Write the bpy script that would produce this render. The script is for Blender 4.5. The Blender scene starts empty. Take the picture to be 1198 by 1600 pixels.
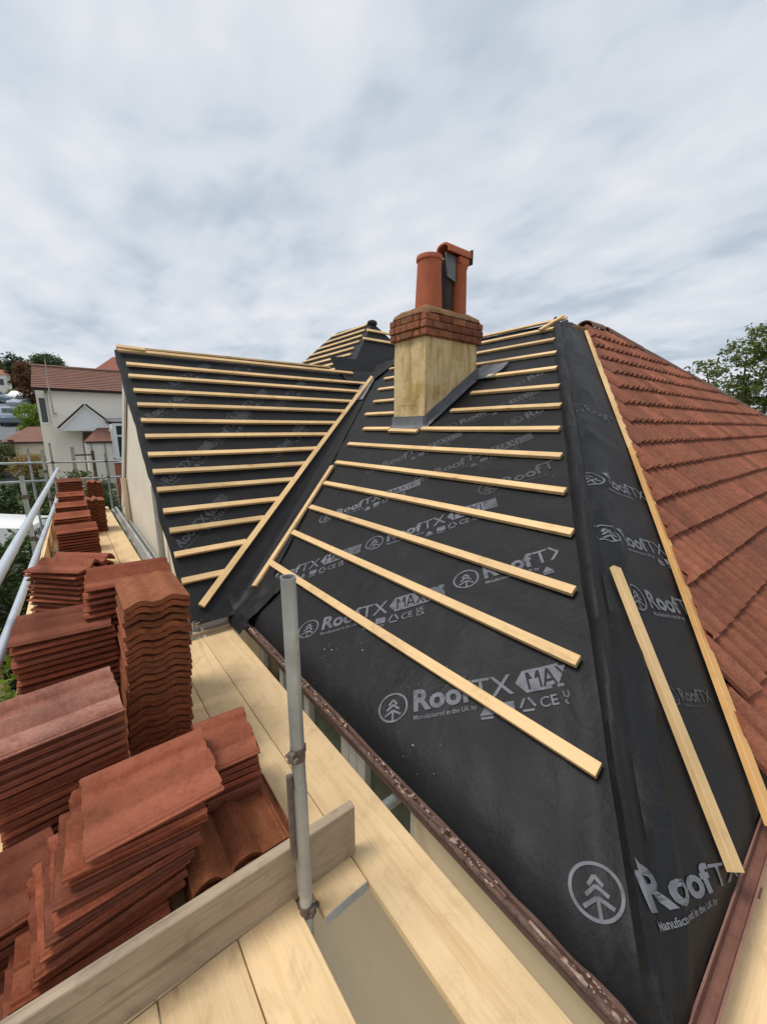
import bpy, bmesh, math, random
from mathutils import Vector, Matrix, noise
random.seed(7)
R_ = math.radians
SC = bpy.context.scene
COL = SC.collection

# ------------------------------------------------------------------ camera, sky, sun, exposure
# Frame of the place: camera lens at the origin, +y along the eave of the front roof slope,
# +x up that slope, z up.  Scaffold deck at z = -1.7, garden ground at z = -4.6.
cam = bpy.data.cameras.new('camera')
cam.sensor_fit = 'VERTICAL'; cam.sensor_height = 36.0; cam.sensor_width = 36.0
cam.lens = 36.0 * 622.0 / 1600.0
cam.clip_start = 0.02; cam.clip_end = 2000
camo = bpy.data.objects.new('camera', cam); COL.objects.link(camo)
camo.location = (0, 0, 0)
camo.rotation_euler = (R_(90) - math.atan(130 / 622.0), 0, R_(-38.4))
SC.camera = camo

SUN_EL, SUN_AZ = R_(63), R_(-62)           # azimuth clockwise from +y: light comes from ahead and left
w = bpy.data.worlds.new('World'); SC.world = w; w.use_nodes = True
nt = w.node_tree; nt.nodes.clear()
def N(t, kind, **kw):
    n = t.nodes.new(kind)
    for k, v in kw.items(): setattr(n, k, v)
    return n
out = N(nt, 'ShaderNodeOutputWorld'); bg = N(nt, 'ShaderNodeBackground'); bg.inputs['Strength'].default_value = 0.1
sky = N(nt, 'ShaderNodeTexSky', sky_type='NISHITA'); sky.sun_disc = False
sky.sun_elevation = SUN_EL; sky.sun_rotation = SUN_AZ
tc = N(nt, 'ShaderNodeTexCoord'); sep = N(nt, 'ShaderNodeSeparateXYZ'); nt.links.new(tc.outputs['Generated'], sep.inputs[0])
ab = N(nt, 'ShaderNodeMath', operation='ABSOLUTE'); nt.links.new(sep.outputs['Z'], ab.inputs[0])
ad = N(nt, 'ShaderNodeMath', operation='ADD'); nt.links.new(ab.outputs[0], ad.inputs[0]); ad.inputs[1].default_value = 0.16
dx = N(nt, 'ShaderNodeMath', operation='DIVIDE'); nt.links.new(sep.outputs['X'], dx.inputs[0]); nt.links.new(ad.outputs[0], dx.inputs[1])
dy = N(nt, 'ShaderNodeMath', operation='DIVIDE'); nt.links.new(sep.outputs['Y'], dy.inputs[0]); nt.links.new(ad.outputs[0], dy.inputs[1])
cmb = N(nt, 'ShaderNodeCombineXYZ'); nt.links.new(dx.outputs[0], cmb.inputs[0]); nt.links.new(dy.outputs[0], cmb.inputs[1])
mp = N(nt, 'ShaderNodeMapping'); nt.links.new(cmb.outputs[0], mp.inputs[0])
mp.inputs['Rotation'].default_value = (0, 0, R_(35)); mp.inputs['Scale'].default_value = (1.1, 0.75, 1); mp.inputs['Location'].default_value = (3.1, 1.7, 0)
nz = N(nt, 'ShaderNodeTexNoise'); nz.inputs['Scale'].default_value = 1.55; nz.inputs['Detail'].default_value = 4; nz.inputs['Roughness'].default_value = 0.48; nz.inputs['Distortion'].default_value = 0.35
nt.links.new(mp.outputs[0], nz.inputs['Vector'])
nz2 = N(nt, 'ShaderNodeTexNoise'); nz2.inputs['Scale'].default_value = 4.2; nz2.inputs['Detail'].default_value = 3; nz2.inputs['Roughness'].default_value = 0.5; nz2.inputs['Distortion'].default_value = 0.2
nt.links.new(mp.outputs[0], nz2.inputs['Vector'])
nmx = N(nt, 'ShaderNodeMixRGB'); nmx.inputs[0].default_value = 0.46; nt.links.new(nz.outputs['Fac'], nmx.inputs[1]); nt.links.new(nz2.outputs['Fac'], nmx.inputs[2])
cr = N(nt, 'ShaderNodeValToRGB'); nt.links.new(nmx.outputs[0], cr.inputs[0])
e = cr.color_ramp.elements
e[0].position = 0.36; e[0].color = (0.495, 0.568, 0.655, 1)
e[1].position = 0.63; e[1].color = (0.80, 0.815, 0.855, 1)
m_ = cr.color_ramp.elements.new(0.47); m_.color = (0.655, 0.705, 0.772, 1)
gain = N(nt, 'ShaderNodeMixRGB', blend_type='MULTIPLY'); gain.inputs[0].default_value = 1
nt.links.new(cr.outputs[0], gain.inputs[1]); gain.inputs[2].default_value = (9.3, 9.3, 9.3, 1)
mx = N(nt, 'ShaderNodeMixRGB'); mx.inputs[0].default_value = 0.94            # cloud cover over the clear sky
nt.links.new(sky.outputs[0], mx.inputs[1]); nt.links.new(gain.outputs[0], mx.inputs[2])
nt.links.new(mx.outputs[0], bg.inputs[0]); nt.links.new(bg.outputs[0], out.inputs[0])

sl = bpy.data.lights.new('sun', 'SUN'); sl.energy = 2.2; sl.angle = R_(20); sl.color = (1.0, 0.955, 0.89)
so = bpy.data.objects.new('sun', sl); COL.objects.link(so)
sd = Vector((math.sin(SUN_AZ) * math.cos(SUN_EL), math.cos(SUN_AZ) * math.cos(SUN_EL), math.sin(SUN_EL)))
so.rotation_euler = sd.to_track_quat('Z', 'Y').to_euler()
SC.view_settings.view_transform = 'Standard'; SC.view_settings.look = 'None'
SC.view_settings.exposure = 0.16; SC.view_settings.gamma = 1.0; SC.view_settings.use_curve_mapping = False

# ------------------------------------------------------------------ materials
def mat(name, rough=0.7, metal=0.0, spec=0.4):
    m = bpy.data.materials.new(name); m.use_nodes = True
    b = m.node_tree.nodes['Principled BSDF']
    b.inputs['Roughness'].default_value = rough; b.inputs['Metallic'].default_value = metal
    b.inputs['Specular IOR Level'].default_value = spec
    return m, m.node_tree, b
def ramp(t, src, stops):
    r = N(t, 'ShaderNodeValToRGB'); el = r.color_ramp.elements
    while len(el) > 1: el.remove(el[-1])
    el[0].position = stops[0][0]; el[0].color = (*stops[0][1], 1)
    for p, c in stops[1:]:
        k = el.new(p); k.color = (*c, 1)
    t.links.new(src, r.inputs[0]); return r.outputs[0]
def coords(t, scale=(1, 1, 1), kind='Object', rnd=0.0):
    c = N(t, 'ShaderNodeTexCoord'); v = c.outputs[kind]
    if rnd:
        oi = N(t, 'ShaderNodeObjectInfo'); ml = N(t, 'ShaderNodeMath', operation='MULTIPLY'); ml.inputs[1].default_value = rnd
        t.links.new(oi.outputs['Random'], ml.inputs[0])
        av = N(t, 'ShaderNodeVectorMath', operation='ADD'); t.links.new(v, av.inputs[0]); t.links.new(ml.outputs[0], av.inputs[1]); v = av.outputs[0]
    mpn = N(t, 'ShaderNodeMapping'); mpn.inputs['Scale'].default_value = scale; t.links.new(v, mpn.inputs[0])
    return mpn.outputs[0]
def nse(t, vec, scale, detail=4, rough=0.55, dist=0.0):
    n = N(t, 'ShaderNodeTexNoise'); n.inputs['Scale'].default_value = scale; n.inputs['Detail'].default_value = detail
    n.inputs['Roughness'].default_value = rough; n.inputs['Distortion'].default_value = dist
    t.links.new(vec, n.inputs['Vector']); return n.outputs['Fac']
def mix(t, fac, a, b, mode='MIX'):
    m = N(t, 'ShaderNodeMixRGB', blend_type=mode)
    for i, s in ((0, fac), (1, a), (2, b)):
        if isinstance(s, (int, float)): m.inputs[i].default_value = s
        elif isinstance(s, tuple): m.inputs[i].default_value = (*s, 1)
        else: t.links.new(s, m.inputs[i])
    return m.outputs[0]
def bump(t, b, h, strength=0.3, dist=0.01):
    n = N(t, 'ShaderNodeBump'); n.inputs['Strength'].default_value = strength; n.inputs['Distance'].default_value = dist
    t.links.new(h, n.inputs['Height']); t.links.new(n.outputs[0], b.inputs['Normal'])
def rand_shift(t, col, amt, kind='Object'):
    """per-object brightness variation"""
    if kind == 'Object':
        o = N(t, 'ShaderNodeObjectInfo').outputs['Random']
    else:
        o = N(t, 'ShaderNodeNewGeometry').outputs['Random Per Island']
    lo, hi = 1 - amt, 1 + amt
    v = ramp(t, o, [(0, (lo, lo, lo)), (0.5, (1, 1, 1)), (1, (hi, hi * 0.985, hi * 0.97))])
    return mix(t, 1.0, col, v, 'MULTIPLY')
def simple(name, col, rough=0.7, metal=0.0, var=0.25, scale=6, bmp=0.15, spec=0.4, rnd=3.0):
    m, t, b = mat(name, rough, metal, spec)
    v = coords(t, rnd=rnd)
    n1 = nse(t, v, scale, 5, 0.6); n2 = nse(t, v, scale * 7, 4, 0.6)
    lo = tuple(c * (1 - var) for c in col); hi = tuple(min(1, c * (1 + var)) for c in col)
    c = ramp(t, n1, [(0.3, lo), (0.5, col), (0.72, hi)])
    c = mix(t, 0.35, c, ramp(t, n2, [(0.3, lo), (0.7, hi)]))
    t.links.new(c, b.inputs['Base Color'])
    if bmp: bump(t, b, n2, bmp, 0.01)
    return m

def wood(name, base, dark, knot, rough=0.62, var=0.10, grain=1.0, knots=True):
    """grain along the local X axis"""
    m, t, b = mat(name, rough, 0, 0.3)
    v = coords(t, (1, 1, 1), rnd=11.0)
    st = N(t, 'ShaderNodeMapping'); st.inputs['Scale'].default_value = (0.9, 16, 16); t.links.new(v, st.inputs[0])
    g1 = nse(t, st.outputs[0], 2.2 * grain, 5, 0.6, 0.6)
    st2 = N(t, 'ShaderNodeMapping'); st2.inputs['Scale'].default_value = (3, 90, 90); t.links.new(v, st2.inputs[0])
    g2 = nse(t, st2.outputs[0], 2.0, 3, 0.6)
    c = ramp(t, g1, [(0.28, dark), (0.47, base), (0.62, base), (0.80, tuple(x * 0.9 + y * 0.1 for x, y in zip(base, dark)))])
    c = mix(t, 0.35, c, ramp(t, g2, [(0.3, dark), (0.55, base)]))
    blot = nse(t, v, 7.5, 6, 0.7, 0.6)
    c = mix(t, ramp(t, blot, [(0.52, (0, 0, 0)), (0.72, (0.38, 0.38, 0.38))]), c, tuple(0.55 * x for x in dark))
    big = nse(t, v, 1.7, 3, 0.5)
    c = mix(t, 1.0, c, ramp(t, big, [(0.3, (0.86, 0.84, 0.80)), (0.6, (1.05, 1.04, 1.03))]), 'MULTIPLY')
    if knots:
        kv = N(t, 'ShaderNodeMapping'); kv.inputs['Scale'].default_value = (1.6, 6, 6); t.links.new(v, kv.inputs[0])
        vo = N(t, 'ShaderNodeTexVoronoi'); vo.inputs['Scale'].default_value = 1.4; t.links.new(kv.outputs[0], vo.inputs['Vector'])
        c = mix(t, ramp(t, vo.outputs['Distance'], [(0.035, (0.8, 0.8, 0.8)), (0.12, (0.12, 0.12, 0.12)), (0.24, (0, 0, 0))]), c, knot)
    c = rand_shift(t, c, var)
    t.links.new(c, b.inputs['Base Color'])
    bump(t, b, g2, 0.18, 0.003)
    return m

M = {}
M['batten'] = wood('batten_timber', (0.74, 0.515, 0.265), (0.60, 0.37, 0.15), (0.38, 0.17, 0.06), 0.6, 0.13)
M['batten_orange'] = wood('orange_batten_timber', (0.70, 0.41, 0.16), (0.56, 0.29, 0.09), (0.4, 0.18, 0.06), 0.6, 0.04)
M['board'] = wood('scaffold_board_timber', (0.77, 0.565, 0.32), (0.60, 0.395, 0.19), (0.42, 0.24, 0.10), 0.66, 0.10, 0.7)
M['grey_board'] = wood('weathered_board_timber', (0.40, 0.315, 0.225), (0.17, 0.125, 0.09), (0.46, 0.36, 0.26), 0.8, 0.05, 0.8, knots=False)
M['white_timber'] = simple('white_painted_timber', (0.66, 0.64, 0.60), 0.6, 0, 0.12)
M['brown_timber'] = simple('brown_painted_timber', (0.12, 0.066, 0.05), 0.6, 0, 0.45, 12, 0.4)
M['render_tan'] = simple('tan_wall_render', (0.70, 0.585, 0.41), 0.92, 0, 0.05, 2, 0.1)
M['render_cream'] = simple('cream_wall_render', (0.76, 0.69, 0.56), 0.9, 0, 0.08, 2, 0.1)
M['render_white'] = simple('white_wall_render', (0.84, 0.78, 0.69), 0.9, 0, 0.05, 1, 0.05)
M['lead'] = simple('lead_sheet', (0.145, 0.15, 0.16), 0.5, 0.25, 0.35, 7, 0.35)
M['mortar'] = simple('lichen_mortar', (0.21, 0.105, 0.045), 0.95, 0, 0.6, 14, 0.6)
M['pot'] = simple('terracotta_pot', (0.40, 0.105, 0.045), 0.75, 0, 0.22, 5, 0.15)
M['pot_dark'] = simple('dark_trim_shaded_clay', (0.045, 0.038, 0.035), 0.9, 0, 0.5, 8, 0.4)
M['brown_tile_roof'] = simple('brown_plain_tile', (0.20, 0.095, 0.065), 0.85, 0, 0.3, 3, 0.3)
M['asphalt'] = simple('asphalt', (0.15, 0.155, 0.165), 0.9, 0, 0.15, 2, 0.1)
M['pavement'] = simple('pavement_slab', (0.33, 0.32, 0.30), 0.9, 0, 0.15, 2, 0.1)
M['car_blue'] = simple('blue_grey_car_paint', (0.22, 0.27, 0.34), 0.25, 0.3, 0.04, 2, 0, 0.6)
M['car_silver'] = simple('silver_car_paint', (0.42, 0.46, 0.52), 0.25, 0.4, 0.04, 2, 0, 0.6)
M['car_white'] = simple('white_van_paint', (0.82, 0.82, 0.82), 0.3, 0, 0.03, 2, 0, 0.5)
M['tyre'] = simple('tyre_rubber', (0.02, 0.02, 0.02), 0.8)
M['glass_dark'] = simple('dark_window_glass', (0.035, 0.045, 0.05), 0.08, 0, 0.3, 2, 0, 0.6)
M['glass_green'] = simple('obscured_green_glass', (0.060, 0.070, 0.045), 0.16, 0, 0.35, 3, 0.05, 0.5)
M['glass_olive'] = simple('olive_glass', (0.12, 0.095, 0.04), 0.2, 0, 0.3, 3, 0.05, 0.5)
M['upvc'] = simple('grey_white_frame', (0.50, 0.49, 0.47), 0.4, 0, 0.06)
M['white_frame'] = simple('white_frame', (0.80, 0.80, 0.80), 0.4, 0, 0.04)
M['trunk'] = simple('bark', (0.10, 0.075, 0.05), 0.9, 0, 0.4, 8, 0.6)
M['eave_old'] = simple('old_pinkish_eave_timber', (0.13, 0.080, 0.062), 0.85, 0, 0.8, 26, 0.6)
M['rust'] = simple('rusty_coupler', (0.17, 0.13, 0.105), 0.7, 0.4, 0.5, 25, 0.4)
M['rubble'] = simple('mortar_crumbs', (0.36, 0.25, 0.20), 0.95, 0, 0.6, 30, 0.4, rnd=1)
M['brick_n'] = simple('orange_brick', (0.40, 0.125, 0.06), 0.85, 0, 0.2, 8, 0.3)
M['pole_grey'] = simple('grey_pole_timber', (0.42, 0.36, 0.34), 0.8)
M['drain'] = simple('grey_downpipe', (0.33, 0.34, 0.33), 0.5)

def brick_mat():
    m, t, b = mat('red_brick', 0.9)
    v = coords(t, rnd=7.0)
    n = nse(t, v, 9, 5, 0.65)
    c = ramp(t, n, [(0.3, (0.12, 0.045, 0.028)), (0.48, (0.235, 0.075, 0.040)), (0.58, (0.26, 0.105, 0.05)), (0.70, (0.30, 0.185, 0.045))])
    c = rand_shift(t, c, 0.25); t.links.new(c, b.inputs['Base Color']); bump(t, b, n, 0.5, 0.01); return m
M['brick'] = brick_mat()

def chimney_render():
    m, t, b = mat('buff_chimney_render', 0.95)
    v = coords(t); n1 = nse(t, v, 3.2, 6, 0.65); n2 = nse(t, v, 16, 5, 0.7)
    st = coords(t, (6, 6, 0.9)); n3 = nse(t, st, 2.3, 4, 0.6)
    c = ramp(t, n1, [(0.30, (0.36, 0.235, 0.095)), (0.46, (0.62, 0.46, 0.235)), (0.7, (0.74, 0.59, 0.36))])
    c = mix(t, ramp(t, n3, [(0.48, (0, 0, 0)), (0.68, (0.75, 0.75, 0.75))]), c, (0.36, 0.215, 0.06))
    c = mix(t, ramp(t, nse(t, v, 5.5, 6, 0.7, 0.5), [(0.54, (0, 0, 0)), (0.66, (0.6, 0.6, 0.6))]), c, (0.47, 0.31, 0.075))
    c = mix(t, ramp(t, n2, [(0.60, (0, 0, 0)), (0.74, (0.65, 0.65, 0.65))]), c, (0.20, 0.14, 0.075))
    t.links.new(c, b.inputs['Base Color']); bump(t, b, n2, 0.45, 0.01); return m
M['chim'] = chimney_render()

def membrane_mat():
    m, t, b = mat('black_roofing_membrane', 0.58, 0, 0.24)
    v = coords(t); n1 = nse(t, v, 1.6, 6, 0.6, 0.4); n2 = nse(t, v, 60, 3, 0.6); n3 = nse(t, v, 5.5, 6, 0.7, 0.8)
    c = ramp(t, n1, [(0.3, (0.0068, 0.0070, 0.0079)), (0.7, (0.0125, 0.0127, 0.0138))])
    c = mix(t, ramp(t, n3, [(0.55, (0, 0, 0)), (0.78, (0.30, 0.30, 0.30))]), c, (0.055, 0.049, 0.042))
    c = mix(t, 0.12, c, ramp(t, n2, [(0.35, (0.006, 0.006, 0.007)), (0.65, (0.025, 0.025, 0.027))]))
    t.links.new(c, b.inputs['Base Color'])
    t.links.new(ramp(t, n1, [(0.3, (0.47,) * 3), (0.7, (0.66,) * 3)]), b.inputs['Roughness'])
    hh = mix(t, 0.25, nse(t, v, 9, 4, 0.6, 0.6), n2)
    bump(t, b, mix(t, 0.45, hh, nse(t, v, 3.4, 5, 0.62, 1.4)), 0.55, 0.02); return m
M['membrane'] = membrane_mat()

def print_mat():
    m, t, b = mat('grey_ink_print', 0.65, 0, 0.3)
    v = coords(t); n = nse(t, v, 14, 5, 0.7)
    c = ramp(t, n, [(0.30, (0.06, 0.062, 0.070)), (0.5, (0.135, 0.14, 0.158)), (0.7, (0.17, 0.175, 0.195))])
    t.links.new(c, b.inputs['Base Color']); return m
M['print'] = print_mat()
M['print_faded'] = simple('faded_grey_ink_print', (0.052, 0.053, 0.058), 0.65, 0, 0.45, 9, 0)

def tile_mat(name, base, dark, pale, moss, per=0.16, dust=0.4, rough=0.85, pan_dark=0.35):
    m, t, b = mat(name, rough, 0, 0.3)
    v = coords(t, rnd=9.0)
    st = N(t, 'ShaderNodeMapping'); st.inputs['Scale'].default_value = (2.2, 7, 7); t.links.new(v, st.inputs[0])
    n1 = nse(t, st.outputs[0], 1.6, 6, 0.65, 0.4); n2 = nse(t, v, 90, 3, 0.7); n3 = nse(t, v, 7, 6, 0.7)
    c = ramp(t, n1, [(0.28, dark), (0.47, base), (0.75, tuple(0.6 * a + 0.4 * q for a, q in zip(base, pale)))])
    geo = N(t, 'ShaderNodeNewGeometry'); sp = N(t, 'ShaderNodeSeparateXYZ'); t.links.new(geo.outputs['True Normal'], sp.inputs[0])
    if dust:
        tci = N(t, 'ShaderNodeTexCoord'); sp2 = N(t, 'ShaderNodeSeparateXYZ'); t.links.new(tci.outputs['Normal'], sp2.inputs[0])
        up = ramp(t, sp2.outputs['Z'], [(0.6, (0, 0, 0)), (0.95, (1, 1, 1))])
        f = mix(t, 1.0, up, ramp(t, n3, [(0.34, (0.05,) * 3), (0.66, (dust,) * 3)]), 'MULTIPLY')
        c = mix(t, f, c, pale)
    c = mix(t, ramp(t, n3, [(0.60, (0, 0, 0)), (0.76, (0.55, 0.55, 0.55))]), c, moss)
    if pan_dark:  # dirt plus painted shade darkening pans and joints so the rolls show
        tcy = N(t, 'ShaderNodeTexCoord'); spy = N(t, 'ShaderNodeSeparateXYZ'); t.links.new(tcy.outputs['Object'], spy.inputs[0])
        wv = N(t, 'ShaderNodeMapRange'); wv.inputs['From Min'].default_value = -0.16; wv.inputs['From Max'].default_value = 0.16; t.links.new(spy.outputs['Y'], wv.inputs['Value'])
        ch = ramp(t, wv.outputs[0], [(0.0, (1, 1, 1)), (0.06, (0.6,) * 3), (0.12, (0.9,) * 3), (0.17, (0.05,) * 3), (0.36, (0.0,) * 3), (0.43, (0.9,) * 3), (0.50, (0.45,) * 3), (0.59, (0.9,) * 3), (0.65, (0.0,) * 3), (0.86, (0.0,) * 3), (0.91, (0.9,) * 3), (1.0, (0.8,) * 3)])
        c = mix(t, mix(t, 1.0, ch, ramp(t, n3, [(0.3, (pan_dark * 0.55,) * 3), (0.6, (pan_dark,) * 3)]), 'MULTIPLY'), c, tuple(x * 0.30 for x in base))
    c = mix(t, 0.42, c, ramp(t, n2, [(0.35, tuple(x * 0.5 for x in base)), (0.65, tuple(x * 1.25 for x in base))]))
    oi = N(t, 'ShaderNodeObjectInfo'); m7 = N(t, 'ShaderNodeMath', operation='MULTIPLY'); m7.inputs[1].default_value = 17.3; t.links.new(oi.outputs['Random'], m7.inputs[0])
    fr = N(t, 'ShaderNodeMath', operation='FRACT'); t.links.new(m7.outputs[0], fr.inputs[0])
    c = mix(t, ramp(t, fr.outputs[0], [(0.45, (0, 0, 0)), (1.0, (0.62, 0.62, 0.62))]), c, tuple(0.55 * d_ + 0.45 * q_ * 0.55 for d_, q_ in zip(dark, pale)))
    n4 = nse(t, v, 19, 5, 0.75)
    c = mix(t, ramp(t, n4, [(0.47, (0, 0, 0)), (0.70, (0.62, 0.62, 0.62))]), c, tuple(x * 0.42 for x in base))
    c = rand_shift(t, c, per); t.links.new(c, b.inputs['Base Color'])
    bump(t, b, mix(t, 0.5, n2, n4), 0.45, 0.005); return m
M['tile'] = tile_mat('red_concrete_tile', (0.345, 0.088, 0.038), (0.165, 0.042, 0.021), (0.43, 0.19, 0.125), (0.105, 0.060, 0.042), 0.26, 0.30)
M['tile_dusty'] = tile_mat('pinkish_dusty_tile', (0.33, 0.125, 0.085), (0.20, 0.065, 0.04), (0.52, 0.32, 0.25), (0.16, 0.10, 0.07), 0.05, 0.85)
M['tile_brown'] = tile_mat('brown_concrete_tile', (0.30, 0.088, 0.034), (0.13, 0.040, 0.020), (0.36, 0.16, 0.065), (0.26, 0.13, 0.035), 0.16, 0.2)
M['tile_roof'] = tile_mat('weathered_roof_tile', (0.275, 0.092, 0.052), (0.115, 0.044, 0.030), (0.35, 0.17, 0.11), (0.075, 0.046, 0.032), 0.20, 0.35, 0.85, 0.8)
M['ridge_tile'] = tile_mat('grey_brown_ridge_tile', (0.22, 0.12, 0.085), (0.11, 0.065, 0.05), (0.32, 0.24, 0.18), (0.12, 0.10, 0.06), 0.15, 0.4)

def tube_mat():
    m, t, b = mat('galvanised_tube', 0.48, 0.45, 0.5)
    v = coords(t, rnd=5.0); n = nse(t, v, 14, 5, 0.7); n2 = nse(t, v, 3, 4, 0.6)
    c = ramp(t, n2, [(0.3, (0.27, 0.285, 0.28)), (0.6, (0.46, 0.48, 0.475))])
    c = mix(t, ramp(t, n, [(0.55, (0, 0, 0)), (0.75, (0.45,) * 3)]), c, (0.22, 0.195, 0.16))
    t.links.new(c, b.inputs['Base Color']); bump(t, b, n, 0.15, 0.003); return m
M['tube'] = tube_mat()
M['alu'] = simple('pale_aluminium_tube', (0.62, 0.67, 0.72), 0.38, 0.6, 0.12, 5, 0.05, 0.5)

def leaf_mat(name, a, bb, c_, rough=0.6):
    m, t, b = mat(name, rough, 0, 0.3)
    g = N(t, 'ShaderNodeNewGeometry')
    v = coords(t); n = nse(t, v, 0.9, 3, 0.6)
    c = ramp(t, g.outputs['Random Per Island'], [(0, a), (0.55, bb), (1, c_)])
    c = mix(t, 0.4, c, ramp(t, n, [(0.35, a), (0.65, c_)]))
    t.links.new(c, b.inputs['Base Color'])
    b.inputs['Transmission Weight'].default_value = 0.0
    tr = N(t, 'ShaderNodeBsdfTranslucent'); t.links.new(c, tr.inputs[0])
    ms = N(t, 'ShaderNodeMixShader'); ms.inputs[0].default_value = 0.25
    o = t.nodes['Material Output']; t.links.new(b.outputs[0], ms.inputs[1]); t.links.new(tr.outputs[0], ms.inputs[2]); t.links.new(ms.outputs[0], o.inputs[0])
    return m
M['leaf'] = leaf_mat('green_leaves', (0.035, 0.065, 0.018), (0.06, 0.105, 0.028), (0.11, 0.15, 0.045))
M['leaf_dark'] = leaf_mat('dark_leaves', (0.015, 0.028, 0.010), (0.028, 0.045, 0.015), (0.05, 0.075, 0.025))
M['leaf_lime'] = leaf_mat('lime_leaves', (0.10, 0.17, 0.015), (0.19, 0.28, 0.03), (0.28, 0.36, 0.05))
M['leaf_tan'] = leaf_mat('tan_leaves', (0.25, 0.17, 0.05), (0.38, 0.27, 0.09), (0.46, 0.36, 0.16))
M['leaf_olive'] = leaf_mat('olive_leaves', (0.055, 0.075, 0.022), (0.10, 0.125, 0.035), (0.17, 0.19, 0.06))
M['leaf_tree'] = leaf_mat('fresh_tree_leaves', (0.075, 0.10, 0.026), (0.14, 0.175, 0.045), (0.24, 0.27, 0.08))
M['leaf_red'] = leaf_mat('rusty_leaves', (0.10, 0.045, 0.02), (0.15, 0.07, 0.03), (0.2, 0.1, 0.045))

def ground_mat():
    m, t, b = mat('grass_and_soil', 0.95)
    v = coords(t); n1 = nse(t, v, 0.12, 5, 0.6); n2 = nse(t, v, 2.5, 5, 0.7)
    c = ramp(t, n1, [(0.35, (0.05, 0.075, 0.022)), (0.55, (0.085, 0.10, 0.035)), (0.7, (0.13, 0.11, 0.06))])
    c = mix(t, 0.4, c, ramp(t, n2, [(0.3, (0.03, 0.045, 0.015)), (0.7, (0.12, 0.13, 0.05))]))
    t.links.new(c, b.inputs['Base Color']); bump(t, b, n2, 0.5, 0.05); return m
M['ground'] = ground_mat()

# ------------------------------------------------------------------ mesh helpers
def finish(bm, smooth=None):
    bmesh.ops.recalc_face_normals(bm, faces=bm.faces[:])
    me = bpy.data.meshes.new('mesh'); bm.to_mesh(me); bm.free()
    if smooth is not None:
        for p in me.polygons: p.use_smooth = True
        try: me.set_sharp_from_angle(angle=R_(smooth))
        except Exception: pass
    return me
def link(name, me, material=None, parent=None, loc=None, rot=None):
    o = bpy.data.objects.new(name, me); COL.objects.link(o)
    if material is not None and me is not None and not me.materials: me.materials.append(material)
    if parent is not None: o.parent = parent
    if loc is not None: o.location = loc
    if rot is not None: o.rotation_euler = rot
    return o
def tag(o, label=None, cat=None, group=None, kind='thing'):
    if label: o['label'] = label
    if cat: o['category'] = cat
    if group: o['group'] = group
    if kind and (cat or kind != 'thing'): o['kind'] = kind
    return o
def empty(name, loc=(0, 0, 0), label=None, cat=None, group=None, rz=0):
    o = bpy.data.objects.new(name, None); COL.objects.link(o); o.location = loc; o.rotation_euler = (0, 0, rz); o.empty_display_size = 0.1
    return tag(o, label, cat, group)
def bx(bm, x0, x1, y0, y1, z0, z1, bev=0.0):
    r = bmesh.ops.create_cube(bm, size=1.0)
    vs = r['verts']
    for v in vs:
        v.co = Vector(((x0 + x1) / 2 + v.co.x * (x1 - x0), (y0 + y1) / 2 + v.co.y * (y1 - y0), (z0 + z1) / 2 + v.co.z * (z1 - z0)))
    if bev:
        es = list({e for v in vs for e in v.link_edges})
        bmesh.ops.bevel(bm, geom=es, offset=bev, segments=1, affect='EDGES')
def box_mesh(x0, x1, y0, y1, z0, z1, bev=0.0):
    bm = bmesh.new(); bx(bm, x0, x1, y0, y1, z0, z1, bev); return finish(bm)
def box(name, m, parent, x0, x1, y0, y1, z0, z1, bev=0.0):
    """box whose object origin is its own centre"""
    c = ((x0 + x1) / 2, (y0 + y1) / 2, (z0 + z1) / 2)
    me = box_mesh(x0 - c[0], x1 - c[0], y0 - c[1], y1 - c[1], z0 - c[2], z1 - c[2], bev)
    return link(name, me, m, parent, c)
def frame_from(d, up):
    x = d.normalized(); z = (up - x * up.dot(x)).normalized(); y = z.cross(x)
    return Matrix((x, y, z)).transposed().to_4x4()
def stick(name, m, parent, a, b, wd, th, up, bev=0.002, bow=0.0):
    """straight timber from a to b lying on the plane with normal up; local X along its length"""
    a, b = Vector(a), Vector(b); d = b - a; L = d.length; up = Vector(up)
    bm = bmesh.new()
    n = max(1, int(L / 0.5))
    sec = [(-wd / 2, 0), (wd / 2, 0), (wd / 2, th - bev), (wd / 2 - bev, th), (-wd / 2 + bev, th), (-wd / 2, th - bev)]
    rings = []
    for i in range(n + 1):
        s = i / n; off = bow * math.sin(math.pi * s)
        rings.append([bm.verts.new((-L / 2 + L * s, p[0] + off, p[1])) for p in sec])
    for i in range(n):
        for j in range(6):
            bm.faces.new((rings[i][j], rings[i][(j + 1) % 6], rings[i + 1][(j + 1) % 6], rings[i + 1][j]))
    bm.faces.new(rings[0]); bm.faces.new(rings[-1])
    o = link(name, finish(bm), m, parent)
    mt = frame_from(d, up); mt.translation = (a + b) / 2
    o.matrix_local = mt
    return o
def ring_tube(bm, pts, rad, seg=16, caps=True, wall=0.0):
    """tube along a polyline"""
    pts = [Vector(p) for p in pts]; rs = rad if isinstance(rad, (list, tuple)) else [rad] * len(pts)
    prev = None; rings = []
    for i, p in enumerate(pts):
        d = (pts[min(i + 1, len(pts) - 1)] - pts[max(i - 1, 0)]).normalized()
        ref = Vector((0, 0, 1)) if abs(d.z) < 0.9 else Vector((1, 0, 0))
        u = d.cross(ref).normalized(); v = d.cross(u).normalized()
        rings.append([bm.verts.new(p + u * rs[i] * math.cos(2 * math.pi * k / seg) + v * rs[i] * math.sin(2 * math.pi * k / seg)) for k in range(seg)])
    for a, b in zip(rings, rings[1:]):
        for k in range(seg): bm.faces.new((a[k], a[(k + 1) % seg], b[(k + 1) % seg], b[k]))
    if caps: bm.faces.new(rings[0]); bm.faces.new(rings[-1])
    return rings
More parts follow.
